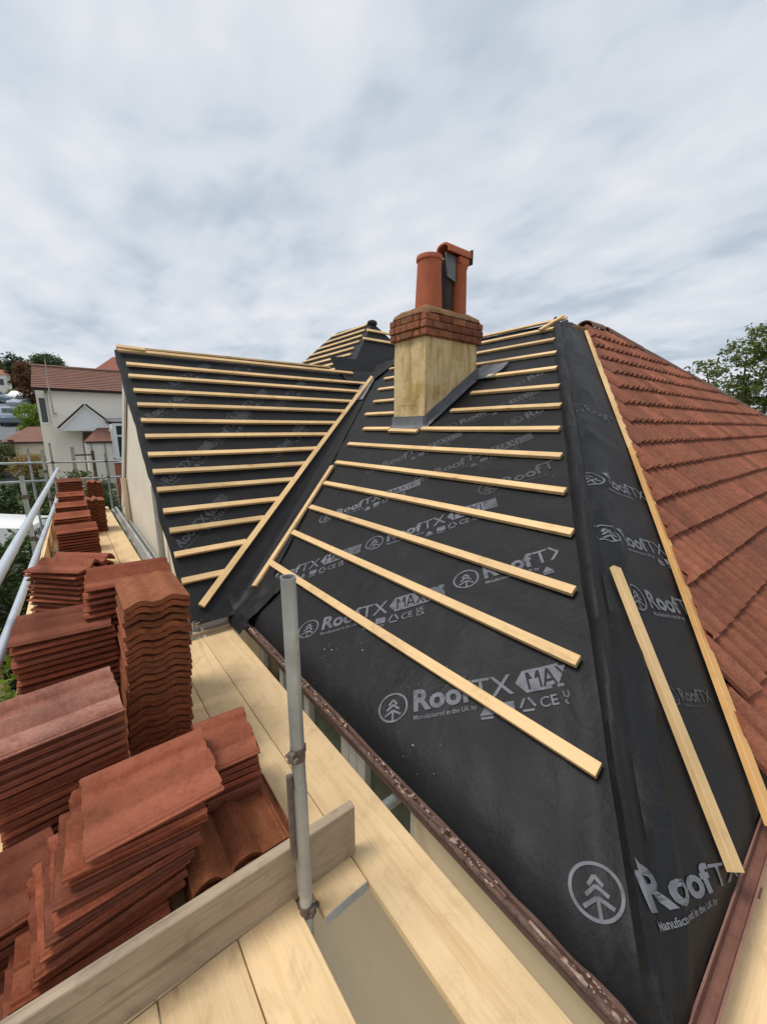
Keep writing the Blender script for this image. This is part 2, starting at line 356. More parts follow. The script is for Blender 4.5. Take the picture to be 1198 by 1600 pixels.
def tube(name, m, parent, a, b, rad=0.0242, seg=16, hollow=True):
    a, b = Vector(a), Vector(b); L = (b - a).length
    bm = bmesh.new()
    ri = rad * 0.86
    prof = [(0, ri), (0, rad), (L, rad), (L, ri), (L - 0.05, ri * 0.98)] if hollow else [(0, 0.001), (0, rad), (L, rad), (L, 0.001)]
    rings = [[bm.verts.new((s, r * math.cos(2 * math.pi * k / seg), r * math.sin(2 * math.pi * k / seg))) for k in range(seg)] for s, r in prof]
    for p, q in zip(rings, rings[1:]):
        for k in range(seg): bm.faces.new((p[k], p[(k + 1) % seg], q[(k + 1) % seg], q[k]))
    bm.faces.new(rings[0]); bm.faces.new(rings[-1])
    o = link(name, finish(bm, 35), m, parent)
    mt = frame_from(b - a, Vector((0, 0, 1)) if abs((b - a).normalized().z) < 0.95 else Vector((1, 0, 0))); mt.translation = a
    o.matrix_local = mt
    return o
def poly(bm, pts): return bm.faces.new([bm.verts.new(p) for p in pts])
def lathe(bm, prof, c, seg=28):
    rings = [[bm.verts.new((c[0] + r * math.cos(2 * math.pi * k / seg), c[1] + r * math.sin(2 * math.pi * k / seg), z)) for k in range(seg)] for r, z in prof]
    for p, q in zip(rings, rings[1:]):
        for k in range(seg): bm.faces.new((p[k], p[(k + 1) % seg], q[(k + 1) % seg], q[k]))
    return rings

# ------------------------------------------------------------------ terrain, road
def ground_z(x, y):
    z = -4.6
    if y > 10: z += (y - 10) * 0.125
    if y > 130: z -= (y - 130) * 0.10
    if x > 25 and y < 60: z -= min(6.0, (x - 25) * 0.05)
    return z
bm = bmesh.new()
xs = [-400, -250, -150, -90, -60, -40, -30, -22, -16, -12, -9, -6, -3, 0, 3, 6, 10, 15, 22, 30, 45, 70, 110, 180, 300, 500]
ys = [-400, -200, -100, -50, -20, -5, 0, 5, 10, 14, 18, 22, 26, 30, 36, 42, 50, 60, 70, 80, 95, 110, 130, 160, 220, 320, 500]
gv = [[bm.verts.new((x, y, ground_z(x, y))) for x in xs] for y in ys]
for j in range(len(ys) - 1):
    for i in range(len(xs) - 1): bm.faces.new((gv[j][i], gv[j][i + 1], gv[j + 1][i + 1], gv[j + 1][i]))
tag(link('ground', finish(bm), M['ground']), 'grassy ground of the gardens and hillside', kind='structure')
def strip(name, m, pts, wd, dz, label):
    bm = bmesh.new(); L = []
    for i, (x, y) in enumerate(pts):
        L.append([bm.verts.new((x - wd / 2, y, ground_z(x, y) + dz)), bm.verts.new((x + wd / 2, y, ground_z(x, y) + dz))])
    for a, b in zip(L, L[1:]): bm.faces.new((a[0], a[1], b[1], b[0]))
    return tag(link(name, finish(bm), m), label, kind='structure')
road_pts = [(-5.2, 10), (-5.2, 22), (-5.0, 30), (-4.6, 42), (-4.5, 50), (-4.6, 60), (-5.2, 70), (-6.2, 80), (-8, 95), (-10, 110), (-13, 130)]
strip('road', M['asphalt'], road_pts, 6.2, 0.03, 'grey asphalt street climbing the hill')
bm = bmesh.new(); poly(bm, [(-5.5, -12, -4.57), (14, -12, -4.57), (14, 0.2, -4.57), (1.1, 0.2, -4.57), (1.1, 3.4, -4.57), (0.75, 9.5, -4.57), (-5.5, 9.5, -4.57)])
tag(link('bounce_patio', finish(bm), simple('pale_bounce_paving', (0.52, 0.46, 0.36), 0.9, 0, 0.1, 1.2, 0.1)), 'added pale bounce paving round the foot of the house', kind='structure')  # added pale surface that bounces light up under the deck
strip('pavement', M['pavement'], [(x + 4.1, y) for x, y in road_pts[3:]], 1.7, 0.13, 'pale pavement beside the street')
strip('pavement', M['pavement'], [(x - 4.1, y) for x, y in road_pts], 1.7, 0.13, 'pale pavement on the far side of the street')

# ------------------------------------------------------------------ main house: roof planes
KR, CR = 0.6729, -2.2512      # front slope  z = KR x + CR   (faces -x)
KL, CL = 0.8412, -4.3872      # wing slope   z = KL y + CL   (faces -y)
KH, CH = 1.0, -1.65           # hip slope    z = y + CH      (faces -y, to the right)
cR, cL, cH = (1 / math.sqrt(1 + k * k) for k in (KR, KL, KH))
NR = Vector((-KR, 0, 1)).normalized(); NL = Vector((0, -KL, 1)).normalized(); NH = Vector((0, -KH, 1)).normalized()
def PR(y, v, h=0.0): x = 1.01 + v * cR; return Vector((x, y, KR * x + CR)) + NR * h
def PL(x, v, h=0.0): y = 3.45 + v * cL; return Vector((x, y, KL * y + CL)) + NL * h
def PH(x, v, h=0.0): y = 0.10 + v * cH; return Vector((x, y, KH * y + CH)) + NH * h
HIP0 = Vector((1.02, 0.11, -1.55)); HIP1 = Vector((5.42, 3.06, 1.40))
def hip_y(x): return HIP0.y + (x - HIP0.x) * (HIP1.y - HIP0.y) / (HIP1.x - HIP0.x)
def valley_y(x): return 0.8 * x + 2.539
def nz3(a, b, s): return noise.noise(Vector((a * s, b * s, 3.3 * s)))
def dR(y, v):
    d = 0.007 * nz3(y, v, 1.9) + 0.004 * nz3(y + 7, v, 5.0) + 0.0025 * nz3(y, v + 3, 11)
    d -= 0.007 * (0.5 - 0.5 * math.cos((v - 0.52) / 0.378 * 2 * math.pi)) if v > 0.5 else 0.0
    for lap_ in (0.98, 2.27, 3.62):
        q = v + 0.01 * nz3(y, lap_, 2.0) - lap_
        if 0 < q < 0.5: d += 0.006 * math.exp(-q / 0.12)
    d += 0.008 * math.exp(-((y - hip_y(1.01 + v * cR) - 0.25) / 0.14) ** 2) * nz3(v * 3.0, y * 0.7, 1.0)
    hd = y - hip_y(1.01 + v * cR)
    d += 0.011 * math.sin(hd * 2 * math.pi / 0.21 + 1.2 * nz3(v, 4.0, 1.5)) * math.exp(-(v / 1.1) ** 2) * math.exp(-max(0, hd) / 0.30)
    if v < 0.16: d -= 0.10 * ((0.16 - v) / 0.21) ** 2      # rolls over the eave into the gutter
    return d
def dL(x, v): return -0.006 * (0.5 - 0.5 * math.cos((v - 0.27) / 0.269 * 2 * math.pi)) * (1 if v > 0.25 else 0) + 0.007 * nz3(x + 20, v, 1.9) + 0.004 * nz3(x + 31, v, 5.0) + 0.0025 * nz3(x + 9, v, 11)
def dH(x, v, t=None):
    d = 0.010 * nz3(x + 40, v, 1.7) + 0.006 * nz3(x + 51, v, 4.0) + 0.003 * nz3(x + 60, v, 10)
    if v < 0.10: d -= 0.07 * ((0.10 - v) / 0.16) ** 2
    return d

house = empty('house', (1.15, 0.25, -4.6), 'house being reroofed with black membrane, pale battens and old red tiles', 'house')
hinv = Matrix.Translation((-1.15, -0.25, 4.6))
HO = Vector((-1.15, -0.25, 4.6))        # offset of children coordinates
def hl(name, me, m, **kw):
    return link(name, me, m, house, tuple(HO), **kw)
def hbox(name, m, x0, x1, y0, y1, z0, z1, bev=0.0, parent=None):
    o = box(name, m, house, x0, x1, y0, y1, z0, z1, bev); o.location = Vector(o.location) + HO; return o

def grid_sheet(rows, fn):
    bm = bmesh.new(); g = [[bm.verts.new(fn(j, i)) for i in range(len(rows[j]))] for j in range(len(rows))]
    for j in range(len(g) - 1):
        for i in range(len(g[0]) - 1): bm.faces.new((g[j][i], g[j][i + 1], g[j + 1][i + 1], g[j + 1][i]))
    return bm
# front slope membrane
NV, NU = 120, 130
rows = []
for j in range(NV + 1):
    v = -0.045 + (5.36 + 0.045) * (j / NV); x = 1.01 + v * cR
    yl = valley_y(x) if x < 4.83 else 9.6
    y0 = hip_y(x) + 0.02
    rows.append([(y0 + (yl - y0) * (i / NU) ** 1.25, v) for i in range(NU + 1)])
memR = hl('roof_membrane', finish(grid_sheet(rows, lambda j, i: PR(rows[j][i][0], rows[j][i][1], dR(*rows[j][i]))), 60), M['membrane'])
tag(memR, 'black printed membrane on the front roof slope')
# wing slope membrane
NV2, NU2 = 80, 90
rowsL = []
for j in range(NV2 + 1):
    v = -0.12 + (3.865 + 0.12) * j / NV2; y = 3.45 + v * cL
    xr = (y - 2.539) / 0.8
    rowsL.append([(0.655 + 0.03 * v / 3.8 + 0.012 * nz3(v, 1, 3) + (xr - 0.655) * i / NU2, v) for i in range(NU2 + 1)])
memL = hl('roof_membrane', finish(grid_sheet(rowsL, lambda j, i: PL(rowsL[j][i][0], rowsL[j][i][1], dL(*rowsL[j][i]))), 60), M['membrane'])
tag(memL, 'black printed membrane on the gabled wing slope')
# hip strip: laps over the hip onto the front slope, crease and bulge along the fold
NS, NT = 150, 44
def hip_sheet(j, i):
    s = -0.02 + 1.03 * j / NS
    hp = HIP0 + (HIP1 - HIP0) * s
    wob = 0.035 * nz3(s * 6, 1.7, 1.0) + 0.015 * nz3(s * 20, 5.1, 1.0)
    lap = 0.045 + 0.05 * min(1, s * 4) + wob * 0.5 * min(1, abs(s) * 5)
    tmax = 1.30 - 0.50 * s
    tt = i / (NT - 1)
    t = -lap + (lap + tmax) * tt
    tv = abs(t)
    bulge = 0.050 * math.exp(-((t + 0.022) / 0.036) ** 2) * (0.55 + 1.0 * abs(noise.noise(Vector((s * 7, 0, 2.2))))) \
        + 0.026 * math.exp(-((t - 0.15 - 0.06 * math.sin(s * 9)) / 0.032) ** 2) * max(0, math.sin(s * 7 + 0.5)) \
        - 0.028 * math.exp(-((t - 0.060) / 0.030) ** 2)
    rdg = (1 - abs(noise.noise(Vector((s * 9 + t * 2.2, t * 3.0, 5.5))))) ** 5 * 0.022 * math.exp(-((t - 0.22) / 0.22) ** 2) * min(1, max(0, s) / 0.2) * (0.5 + 0.5 * math.sin(s * 13))
    bulge += max(0, rdg)
    calm = min(1, 0.45 + max(0, s) / 0.16)
    bulge *= calm
    cross = 0.038 * calm * max(0, noise.noise(Vector((s * 11, t * 1.2, 8.0)))) * math.exp(-((t - 0.2) / 0.25) ** 2)
    cross += 0.040 * math.exp(-((s - 0.33) / 0.09) ** 2) * math.exp(-((t - 0.20) / 0.16) ** 2) * (0.4 + 1.6 * abs(noise.noise(Vector((s * 16, t * 4.0, 3.0)))))
    cross += 0.022 * math.exp(-((s - 0.33 - 0.25 * t) / 0.016) ** 2) * math.exp(-((t - 0.2) / 0.2) ** 2) + 0.02 * math.exp(-((s - 0.52 + 0.1 * t) / 0.010) ** 2) * math.exp(-((t - 0.25) / 0.2) ** 2)
    if t < 0:
        p = hp + Vector((0, -t, 0)); edge = min(1, (t + lap) / 0.03)
        return p + NR * (0.006 + 0.020 * edge + bulge + cross * 0.6 + dR(p.y, (p.x - 1.01) / cR))
    p = hp + Vector((t, 0, 0))
    n = (NR * max(0, 1 - t / 0.12) + NH * min(1, t / 0.12)).normalized()
    return p + n * (0.026 + bulge + cross + dH(p.x, (p.y - 0.1) / cH) * min(1, t / 0.1))
bm = bmesh.new(); g = [[bm.verts.new(hip_sheet(j, i)) for i in range(NT)] for j in range(NS + 1)]
for j in range(NS):
    for i in range(NT - 1): bm.faces.new((g[j][i], g[j][i + 1], g[j + 1][i + 1], g[j + 1][i]))
memH = hl('roof_membrane', finish(bm, 60), M['membrane'])
tag(memH, 'black wrinkled membrane strip folded over the hip')
bm = bmesh.new(); g = []
for j in range(NV2 + 1):
    v = rowsL[j][0][1]; p = PL(rowsL[j][0][0], v, dL(*rowsL[j][0]))
    dp = 0.13 + 0.03 * nz3(v, 9, 2.2) + 0.02 * nz3(v, 2, 7)
    g.append([bm.verts.new(p + Vector((0, 0, 0))), bm.verts.new(p + Vector((-0.012, 0.0, -0.015))), bm.verts.new(p + Vector((-0.010 + 0.01 * nz3(v, 5, 4), 0.02, -dp)))])
for a, b in zip(g, g[1:]):
    for i in range(2): bm.faces.new((a[i], a[i + 1], b[i + 1], b[i]))
hl('verge_flap', finish(bm, 50), M['membrane'])
# valley liner: dark trough over the meeting line
bm = bmesh.new(); g = []
for j in range(61):
    s = j / 60; x = 0.98 + (4.75 - 0.98) * s; y = valley_y(x); z = KR * x + CR; wv = 0.30 - 0.16 * s
    row = []
    for q in (-1, -0.55, -0.2, 0, 0.2, 0.55, 1):
        if q < 0: p = Vector((x, y + q * wv, z)) + NR * (0.012 + 0.004 * nz3(s * 9, q, 2))        # front slope side
        elif q > 0: p = Vector((x - q * wv, y, z)) + NL * (0.012 + 0.004 * nz3(s * 9, q, 2))
        else: p = Vector((x, y, z + 0.016))
        row.append(bm.verts.new(p))
    g.append(row)
for a, b in zip(g, g[1:]):
    for i in range(6): bm.faces.new((a[i], a[i + 1], b[i + 1], b[i]))
hl('valley_liner', finish(bm, 60), M['membrane'])
bm = bmesh.new(); g = []                                  # crumpled end of the valley sheet hanging into the inner corner
for j in range(12):
    row = []
    for i in range(12):
        x = 0.93 + 0.42 * i / 11; y = 3.06 + 0.40 * j / 11
        zz_ = max(KR * max(x, 0.97) + CR, KL * y + CL) + 0.022 + 0.035 * abs(nz3(x * 4, y * 4, 2.3)) - 0.10 * max(0, (1.0 - x) / 0.07) ** 1.5 * 0.8
        row.append(bm.verts.new((x + 0.01 * nz3(x, y, 9), y, zz_)))
    g.append(row)
for a, b in zip(g, g[1:]):
    for i in range(11): bm.faces.new((a[i], a[i + 1], b[i + 1], b[i]))
hl('loose_membrane', finish(bm, 30), M['membrane'])
# lead saddle at the head of the valley
bm = bmesh.new(); g = []
for j in range(9):
    s = j / 8; x = 4.02 + 0.62 * s; y = valley_y(x); z = KR * x + CR; wv = 0.15
    g.append([bm.verts.new(p) for p in (Vector((x, y - wv, z)) + NR * (0.032 + 0.006 * nz3(s * 5, 1, 2)), Vector((x, y, z + 0.03)), Vector((x - wv, y, z)) + NL * (0.03 + 0.006 * nz3(s * 5, 3, 2)))])
for a, b in zip(g, g[1:]):
    for i in range(2): bm.faces.new((a[i], a[i + 1], b[i + 1], b[i]))
hl('valley_lead', finish(bm, 50), M['lead'])

# far slopes (out of sight from the scaffold)
bm = bmesh.new()
poly(bm, [(5.42, 3.1, 1.40), (5.42, 9.6, 1.40), (9.9, 9.6, -1.62), (9.9, 3.3, -1.62)])
poly(bm, [(5.42, 3.07, 1.40), (6.9, 3.12, 1.47), (13.6, 1.4, -0.25), (16.5, 4.9, -1.65), (9.0, 6.4, -1.65)])
poly(bm, [(0.76, 6.40, 1.0), (4.9, 6.40, 1.0), (4.9, 9.3, -1.45), (0.76, 9.3, -1.45)])
hl('rear_slope', finish(bm), M['membrane'])

# battens on the front slope: (v, y nearest the hip, y at the valley)
bat = [(0.52, 0.49, 3.54), (0.90, 0.74, 3.70), (1.265, 0.93, 3.87), (1.66, 1.13, 4.10), (2.02, 1.35, 4.34), (2.415, 1.57, 4.54), (2.775, 1.77, 4.60),
       (3.155, 1.94, 4.99), (3.525, 2.14, 5.19), (3.93, 2.37, 5.5), (4.32, 2.57, 5.75), (4.71, 2.79, 6.0), (5.08, 2.99, 6.2)]
CHX0, CHX1, CHY0, CHY1 = 3.35, 4.25, 3.46, 4.01        # chimney stack footprint
BW, BT = 0.056, 0.027
LIFT = 0.014
def batten(a, b, n, m=None, **kw):
    o = stick('batten', m or M['batten'], house, a, b, BW, BT, n, bow=random.uniform(-0.008, 0.008), **kw)
    o.location = Vector(o.location) + HO
    return o
for i, (v, ya, yb) in enumerate(bat):
    x = 1.01 + v * cR
    j1, j2 = random.uniform(-0.012, 0.012), random.uniform(-0.012, 0.012)
    if i == 6:
        for p, q in ((1.77, 3.44), (4.03, 4.60)): batten(PR(p, v, LIFT), PR(q, v, LIFT), NR)
        batten(PR(3.47, v - 0.05, LIFT), PR(4.0, v - 0.035, LIFT), NR)
    elif CHX0 - 0.05 < x < CHX1 + 0.12:
        side = {7: 3.10, 8: 3.0, 9: 2.95}.get(i, 2.95) if i < 10 else 3.2
        side = 3.28
        batten(PR(ya, v + j1, LIFT), PR(side - random.uniform(0, 0.05), v + j2, LIFT), NR)
        batten(PR(CHY1 + 0.03, v, LIFT), PR(yb, v, LIFT), NR)
    else:
        batten(PR(ya, v + j1, LIFT), PR(yb, v + j2, LIFT), NR)
batten(PR(2.93, 5.30, 0.03), PR(6.0, 5.30, 0.03), NR)
batten(PR(2.98, 5.33, 0.055), PR(3.15, 5.02, 0.05), NR)
# valley-side battens
batten(PR(3.41, 0.25, LIFT + 0.002), PR(4.33, 1.95, LIFT + 0.002), NR)
batten(PL(0.74, -0.02, LIFT + BT * 0.6), PL(4.70, 3.74, LIFT + BT * 0.6), NL)
# battens on the wing slope: (v, left end, right end)
for v, a, b in [(3.52, 0.75, 4.41), (3.26, 0.74, 4.11), (2.97, 0.73, 3.78), (2.70, 0.73, 3.45), (2.41, 0.72, 3.16), (2.145, 0.71, 2.92), (1.865, 0.69, 2.63),
                (1.605, 0.69, 2.36), (1.345, 0.68, 2.08), (1.06, 0.68, 1.76), (0.815, 0.67, 1.49), (0.55, 0.66, 1.24), (0.27, 0.66, 0.94)]:
    j = random.uniform(-0.01, 0.01); b = 0.74 + (v + 0.02) / 3.76 * 3.96 - 0.012
    batten(PL(a + random.uniform(-.01, .01), v + j, LIFT), PL(b - 0.02, v + random.uniform(-.01, .01), LIFT), NL)
batten(PL(0.70, 3.79, 0.03), PL(4.3, 3.80, 0.03), NL)
batten(Vector((0.70, 6.47, 1.03)), Vector((3.9, 6.47, 1.06)), Vector((0, 0.3, 1)))
batten(PL(0.69, 3.84, 0.045), PL(1.0, 3.80, 0.06), NL)
# battens on the hip strip
hb1 = batten(PH(5.96, (2.96 - 0.1) / cH, 0.03), PH(3.9, (1.45 - 0.1) / cH, 0.03), NH)
hb2 = batten(PH(3.9, (1.45 - 0.1) / cH, 0.031), PH(2.00, -0.02 / cH, 0.028), NH, M['batten_orange'])
batten(PH(2.25, (0.87 - 0.1) / cH, 0.05), PH(1.62, 0.03 / cH, 0.03), NH)

# ------------------------------------------------------------------ printed lettering on the membrane
def text_mesh(body, size, off=0.0, shear=0.0, space=1.0):
    c = bpy.data.curves.new('text', 'FONT'); c.body = body; c.size = size; c.offset = off; c.shear = shear; c.space_character = space
    c.resolution_u = 3
    o = bpy.data.objects.new('text', c); COL.objects.link(o)
    dg = bpy.context.evaluated_depsgraph_get()
    me = bpy.data.meshes.new_from_object(o.evaluated_get(dg))
    bpy.data.objects.remove(o); bpy.data.curves.remove(c)
    return me
def add_mesh(bm, me, ox, oy, sx=1.0):
    vs = [bm.verts.new((v.co.x * sx + ox, v.co.y + oy, 0)) for v in me.vertices]
    for p in me.polygons:
        try: bm.faces.new([vs[k] for k in p.vertices])
        except ValueError: pass
    xs_ = [v.co.x for v in vs]
    return max(xs_) if xs_ else ox
T_ROOF = text_mesh('ROOF', 0.135, 0.0050, 0, 1.06)
T_R = text_mesh('R', 0.155, 0.0052); T_OOF = text_mesh('OOF', 0.125, 0.0050, 0, 1.05); T_RFT = text_mesh('Roof', 0.155, 0.0056, 0, 1.03)
T_TX = text_mesh('TX', 0.155, 0.0008); T_MAXI = text_mesh('MAXI', 0.098, 0.0018, 0, 1.05)
T_SM = text_mesh('Manufactured in the UK by', 0.034, 0.0006)
T_CE = text_mesh('CE', 0.070, 0.001); T_UK = text_mesh('UK', 0.042, 0.0012); T_CA = text_mesh('CA', 0.042, 0.0012); T_TXS = text_mesh('TX', 0.15, 0.001)
def quad(bm, pts): bm.faces.new([bm.verts.new((x, y, 0)) for x, y in pts])
def bar(bm, a, b, wd):
    a, b = Vector(a), Vector(b); d = (b - a).normalized(); n = Vector((-d.y, d.x)) * wd / 2
    quad(bm, [a - n, b - n, b + n, a + n])
def disc_ring(bm, c, r, wd, seg=40, sx=1.1, gap=None):
    for k in range(seg):
        a0, a1 = 2 * math.pi * k / seg, 2 * math.pi * (k + 1) / seg
        if gap and gap[0] < math.degrees(a0) < gap[1]: continue
        quad(bm, [(c[0] + sx * rr * math.cos(a), c[1] + rr * math.sin(a)) for rr, a in ((r - wd, a0), (r, a0), (r, a1), (r - wd, a1))])
def emblem(bm, c, r):
    disc_ring(bm, c, r, r * 0.13)
    for k, (h, ww) in enumerate([(0.52, 0.30), (0.18, 0.46), (-0.20, 0.60)]):
        for s in (-1, 1):
            bar(bm, (c[0], c[1] + r * h), (c[0] + s * r * ww, c[1] + r * (h - 0.34)), r * 0.15)
    bar(bm, (c[0], c[1] - r * 0.30), (c[0], c[1] - r * 0.92), r * 0.14)
def logo_bm(parts='full', chev=False):
    """the printed mark, lower left corner at 0,0, about 1.02 long"""
    bm = bmesh.new()
    emblem(bm, (0.085, 0.06), 0.080)
    xe = add_mesh(bm, T_RFT, 0.20, 0.02)
    if parts == 'roof':
        add_mesh(bm, T_TXS, xe + 0.005, 0.02); add_mesh(bm, T_SM, 0.205, -0.028, 0.8)
        return bm
    xe = add_mesh(bm, T_TX, xe + 0.004, 0.02)
    add_mesh(bm, T_SM, 0.205, -0.028, 0.9)
    if parts == 'short': return bm
    x0 = xe + 0.012; x1 = x0 + 0.40; y0, y1 = 0.012, 0.128
    # lozenge with MAXI left blank inside it: frame bands round the letters, letters in ink on a hatched field
    tip = 0.045; ym = (y0 + y1) / 2
    quad(bm, [(x0, ym), (x0 + tip, y0), (x0 + tip, y1)])
    bw = 0.014
    tx0 = x0 + tip; mx1 = tx0 + 0.262
    quad(bm, [(tx0, y0), (mx1, y0), (mx1, y0 + bw), (tx0, y0 + bw)]); quad(bm, [(tx0, y1 - bw), (mx1, y1 - bw), (mx1, y1), (tx0, y1)])
    for k in range(8):                                  # barred right end
        xa = mx1 + 0.004 + k * 0.0125
        quad(bm, [(xa, y0), (xa + 0.0085, y0), (xa + 0.0085, y1), (xa, y1)])
    # MAXI reads dark on grey: the field is built as columns with the letters left open
    return_field.append((tx0, mx1, y0 + bw, y1 - bw))
    sx = 0.50                                          # marks under the lozenge
    y = -0.075
    for k in range(6):
        a = 2 * math.pi * k / 6
    quad(bm, [(sx + 0.05, y + 0.01), (sx + 0.085, y + 0.055), (sx + 0.12, y + 0.01)]); quad(bm, [(sx + 0.055, y - 0.008), (sx + 0.115, y - 0.008), (sx + 0.115, y + 0.004), (sx + 0.055, y + 0.004)])
    quad(bm, [(sx + 0.15, y + 0.012), (sx + 0.22, y + 0.012), (sx + 0.22, y + 0.06), (sx + 0.15, y + 0.06)])
    for k in range(3):
        quad(bm, [(sx + 0.15, y - 0.002 - k * 0.007), (sx + 0.215, y - 0.002 - k * 0.007), (sx + 0.215, y + 0.001 - k * 0.007), (sx + 0.15, y + 0.001 - k * 0.007)])
    c = (sx + 0.28, y + 0.028)
    for k in range(3):                                 # recycling triangle: three bent bars
        a0, a1 = R_(90 + 120 * k + 14), R_(90 + 120 * (k + 1) - 14)
        p0 = (c[0] + 0.036 * math.cos(a0), c[1] + 0.036 * math.sin(a0)); p1 = (c[0] + 0.036 * math.cos(a1), c[1] + 0.036 * math.sin(a1))
        bar(bm, p0, p1, 0.011)
    add_mesh(bm, T_CE, sx + 0.335, y + 0.005); add_mesh(bm, T_UK, sx + 0.445, y + 0.034); add_mesh(bm, T_CA, sx + 0.445, y)
    return bm
return_field = []
def letter_field(bm, x0, x1, y0, y1):
    """grey field round the dark letters M A X I, built as polygons that leave the strokes open"""
    w4 = (x1 - x0 - 0.01) / 3.55; h = y1 - y0; s = 0.0105
    x = x0
    # M
    a = x + 0.012; b = a + w4 * 0.95
    quad(bm, [(x, y0), (a, y0), (a, y1), (x, y1)])
    quad(bm, [(a + s, y0), (b - s, y0), (b - s, y1 - 0.036), ((a + b) / 2, y0 + h * 0.16), (a + s, y1 - 0.036)])
    quad(bm, [(a + s + 0.004, y1), ((a + b) / 2, y0 + h * 0.50), (b - s - 0.004, y1)])
    # A
    c = b + 0.004; d = c + w4 * 0.95; mid = (c + d) / 2
    quad(bm, [(b, y0), (c, y0), (mid - s * 0.6, y1), (b, y1)])
    quad(bm, [(c + s * 1.1, y0), (d - s * 1.1, y0), (d - s * 1.6, y0 + h * 0.22), (c + s * 1.6, y0 + h * 0.22)])
    quad(bm, [(mid - h * 0.13, y0 + h * 0.38), (mid + h * 0.13, y0 + h * 0.38), (mid, y0 + h * 0.74)])
    # X
    e = d + 0.004; f = e + w4 * 0.9; m2 = (e + f) / 2; ym = (y0 + y1) / 2
    quad(bm, [(mid + s * 0.6, y1), (d, y0), (e, y0), (m2 - s * 0.55, ym), (e, y1)])
    quad(bm, [(e + s * 1.2, y1), (m2, ym + s * 0.8), (f - s * 1.2, y1)]); quad(bm, [(e + s * 1.2, y0), (f - s * 1.2, y0), (m2, ym - s * 0.8)])
    # I
    i0 = f + 0.012
    quad(bm, [(f, y0), (i0, y0), (i0, y1), (f, y1), (m2 + s * 0.55, ym)])
    quad(bm, [(i0 + s, y0), (x1, y0), (x1, y1), (i0 + s, y1)])
def place_print(bm, parent, fn, ou, ov, ang, scale=1.0, clip=None, bend=0.0, gap=0.0035, ink='print'):
    """map flat print (x,y) onto a slope: fn(u, v) gives the point on the surface"""
    bmesh.ops.triangulate(bm, faces=bm.faces[:])
    long = [e for e in bm.edges if e.calc_length() > 0.05]
    if long: bmesh.ops.subdivide_edges(bm, edges=long, cuts=2)
    ca, sa = math.cos(ang), math.sin(ang)
    dead = []
    for v in bm.verts:
        x, y = v.co.x * scale, v.co.y * scale + bend * (v.co.x ** 2)
        u, w_ = ou + x * ca - y * sa, ov + x * sa + y * ca
        v.co = fn(u, w_)
        if clip and clip(u, w_): dead.append(v)
    if dead: bmesh.ops.delete(bm, geom=dead, context='VERTS')
    me = bpy.data.meshes.new('mesh'); bm.to_mesh(me); bm.free()
    o = link('printed_logo', me, M[ink], parent)
    return o
def new_logo(parts='full'):
    return_field.clear()
    bm = logo_bm(parts)
    for f in list(return_field): letter_field(bm, *f)
    return bm
# front slope: u runs towards the hip (-y), v up the slope
fR = lambda u, v: PR(-u, v, dR(-u, v) + 0.0035)
def clipR(u, v):
    x = 1.01 + v * cR; return (-u < hip_y(x) + 0.20) or (-u > valley_y(x) - 0.3) or v > 5.3
for u, v in [(-1.44, 0.12), (-2.44, 0.16), (-1.60, 1.01), (-2.60, 1.03), (-3.45, 0.22), (-3.52, 1.12), (-2.0, 1.88), (-2.78, 1.9), (-3.6, 1.92),
             (-2.35, 2.85), (-3.1, 2.75), (-2.75, 3.6)]:
    place_print(new_logo(), memR, fR, u, v, R_(42.5), 0.98, clipR, ink='print' if v < 1.5 else 'print_faded')
fL = lambda u, v: PL(u, v, dL(u, v) + 0.0035)
def clipL(u, v):
    y = 3.45 + v * cL; return u < 0.70 or u > (y - 2.539) / 0.8 - 0.25 or v > 3.8 or v < 0
for u, v in [(0.62, 0.50), (0.68, 1.32), (0.72, 2.35), (1.35, 1.95), (1.1, 3.0), (1.75, 2.45), (2.1, 1.75), (2.5, 2.75), (1.9, 3.3)]:
    place_print(new_logo(), memL, fL, u, v, R_(43), 0.85, clipL, ink='print_faded')
# hip strip
import bisect
def fH(u, v):
    x, y = u, 0.1 + v * cH
    s = (y - HIP0.y) / (HIP1.y - HIP0.y); t = x - (HIP0.x + (HIP1.x - HIP0.x) * s)
    j = (s + 0.02) / 1.03 * NS
    wob = 0.035 * nz3(s * 6, 1.7, 1.0) + 0.015 * nz3(s * 20, 5.1, 1.0); lap = 0.045 + 0.05 * min(1, s * 4) + wob * 0.5 * min(1, abs(s) * 5); tmax = 1.30 - 0.50 * s
    t = max(t, 0.018 - lap)
    i = (t + lap) / (lap + tmax) * (NT - 1)
    return hip_sheet(j, i) + NH * 0.004
def clipH(u, v):
    y = 0.1 + v * cH; s = (y - HIP0.y) / (HIP1.y - HIP0.y); t = u - (HIP0.x + (HIP1.x - HIP0.x) * s)
    return t < 0.03 or t > 1.22 - 0.48 * s or v < -0.01
for u, v, sc_, kind in [(2.20, 0.90, 0.92, 'roof'), (2.40, 1.27, 0.9, 'full'), (2.78, 1.68, 0.95, 'roof'), (3.55, 2.45, 1.0, 'roof'), (1.95, 0.50, 0.5, 'short')]:
    place_print(new_logo(kind), memH, fH, u, v, R_(-24), sc_, clipH, ink='print' if 0.8 < v < 2 else 'print_faded')

bm = bmesh.new(); emblem(bm, (0, 0), 0.082); place_print(bm, memR, fR, -0.365, 0.19, R_(36), 0.92)
bm = bmesh.new(); xe = add_mesh(bm, T_RFT, 0, 0); add_mesh(bm, T_TXS, xe + 0.004, 0.0); add_mesh(bm, T_SM, 0.01, -0.05, 0.8)
for v in bm.verts: v.co.y *= 0.86 * (1 - 0.95 * v.co.x)
place_print(bm, memH, fH, 1.20, 0.185, R_(-21), 1.0, lambda u, v: v < -0.015)
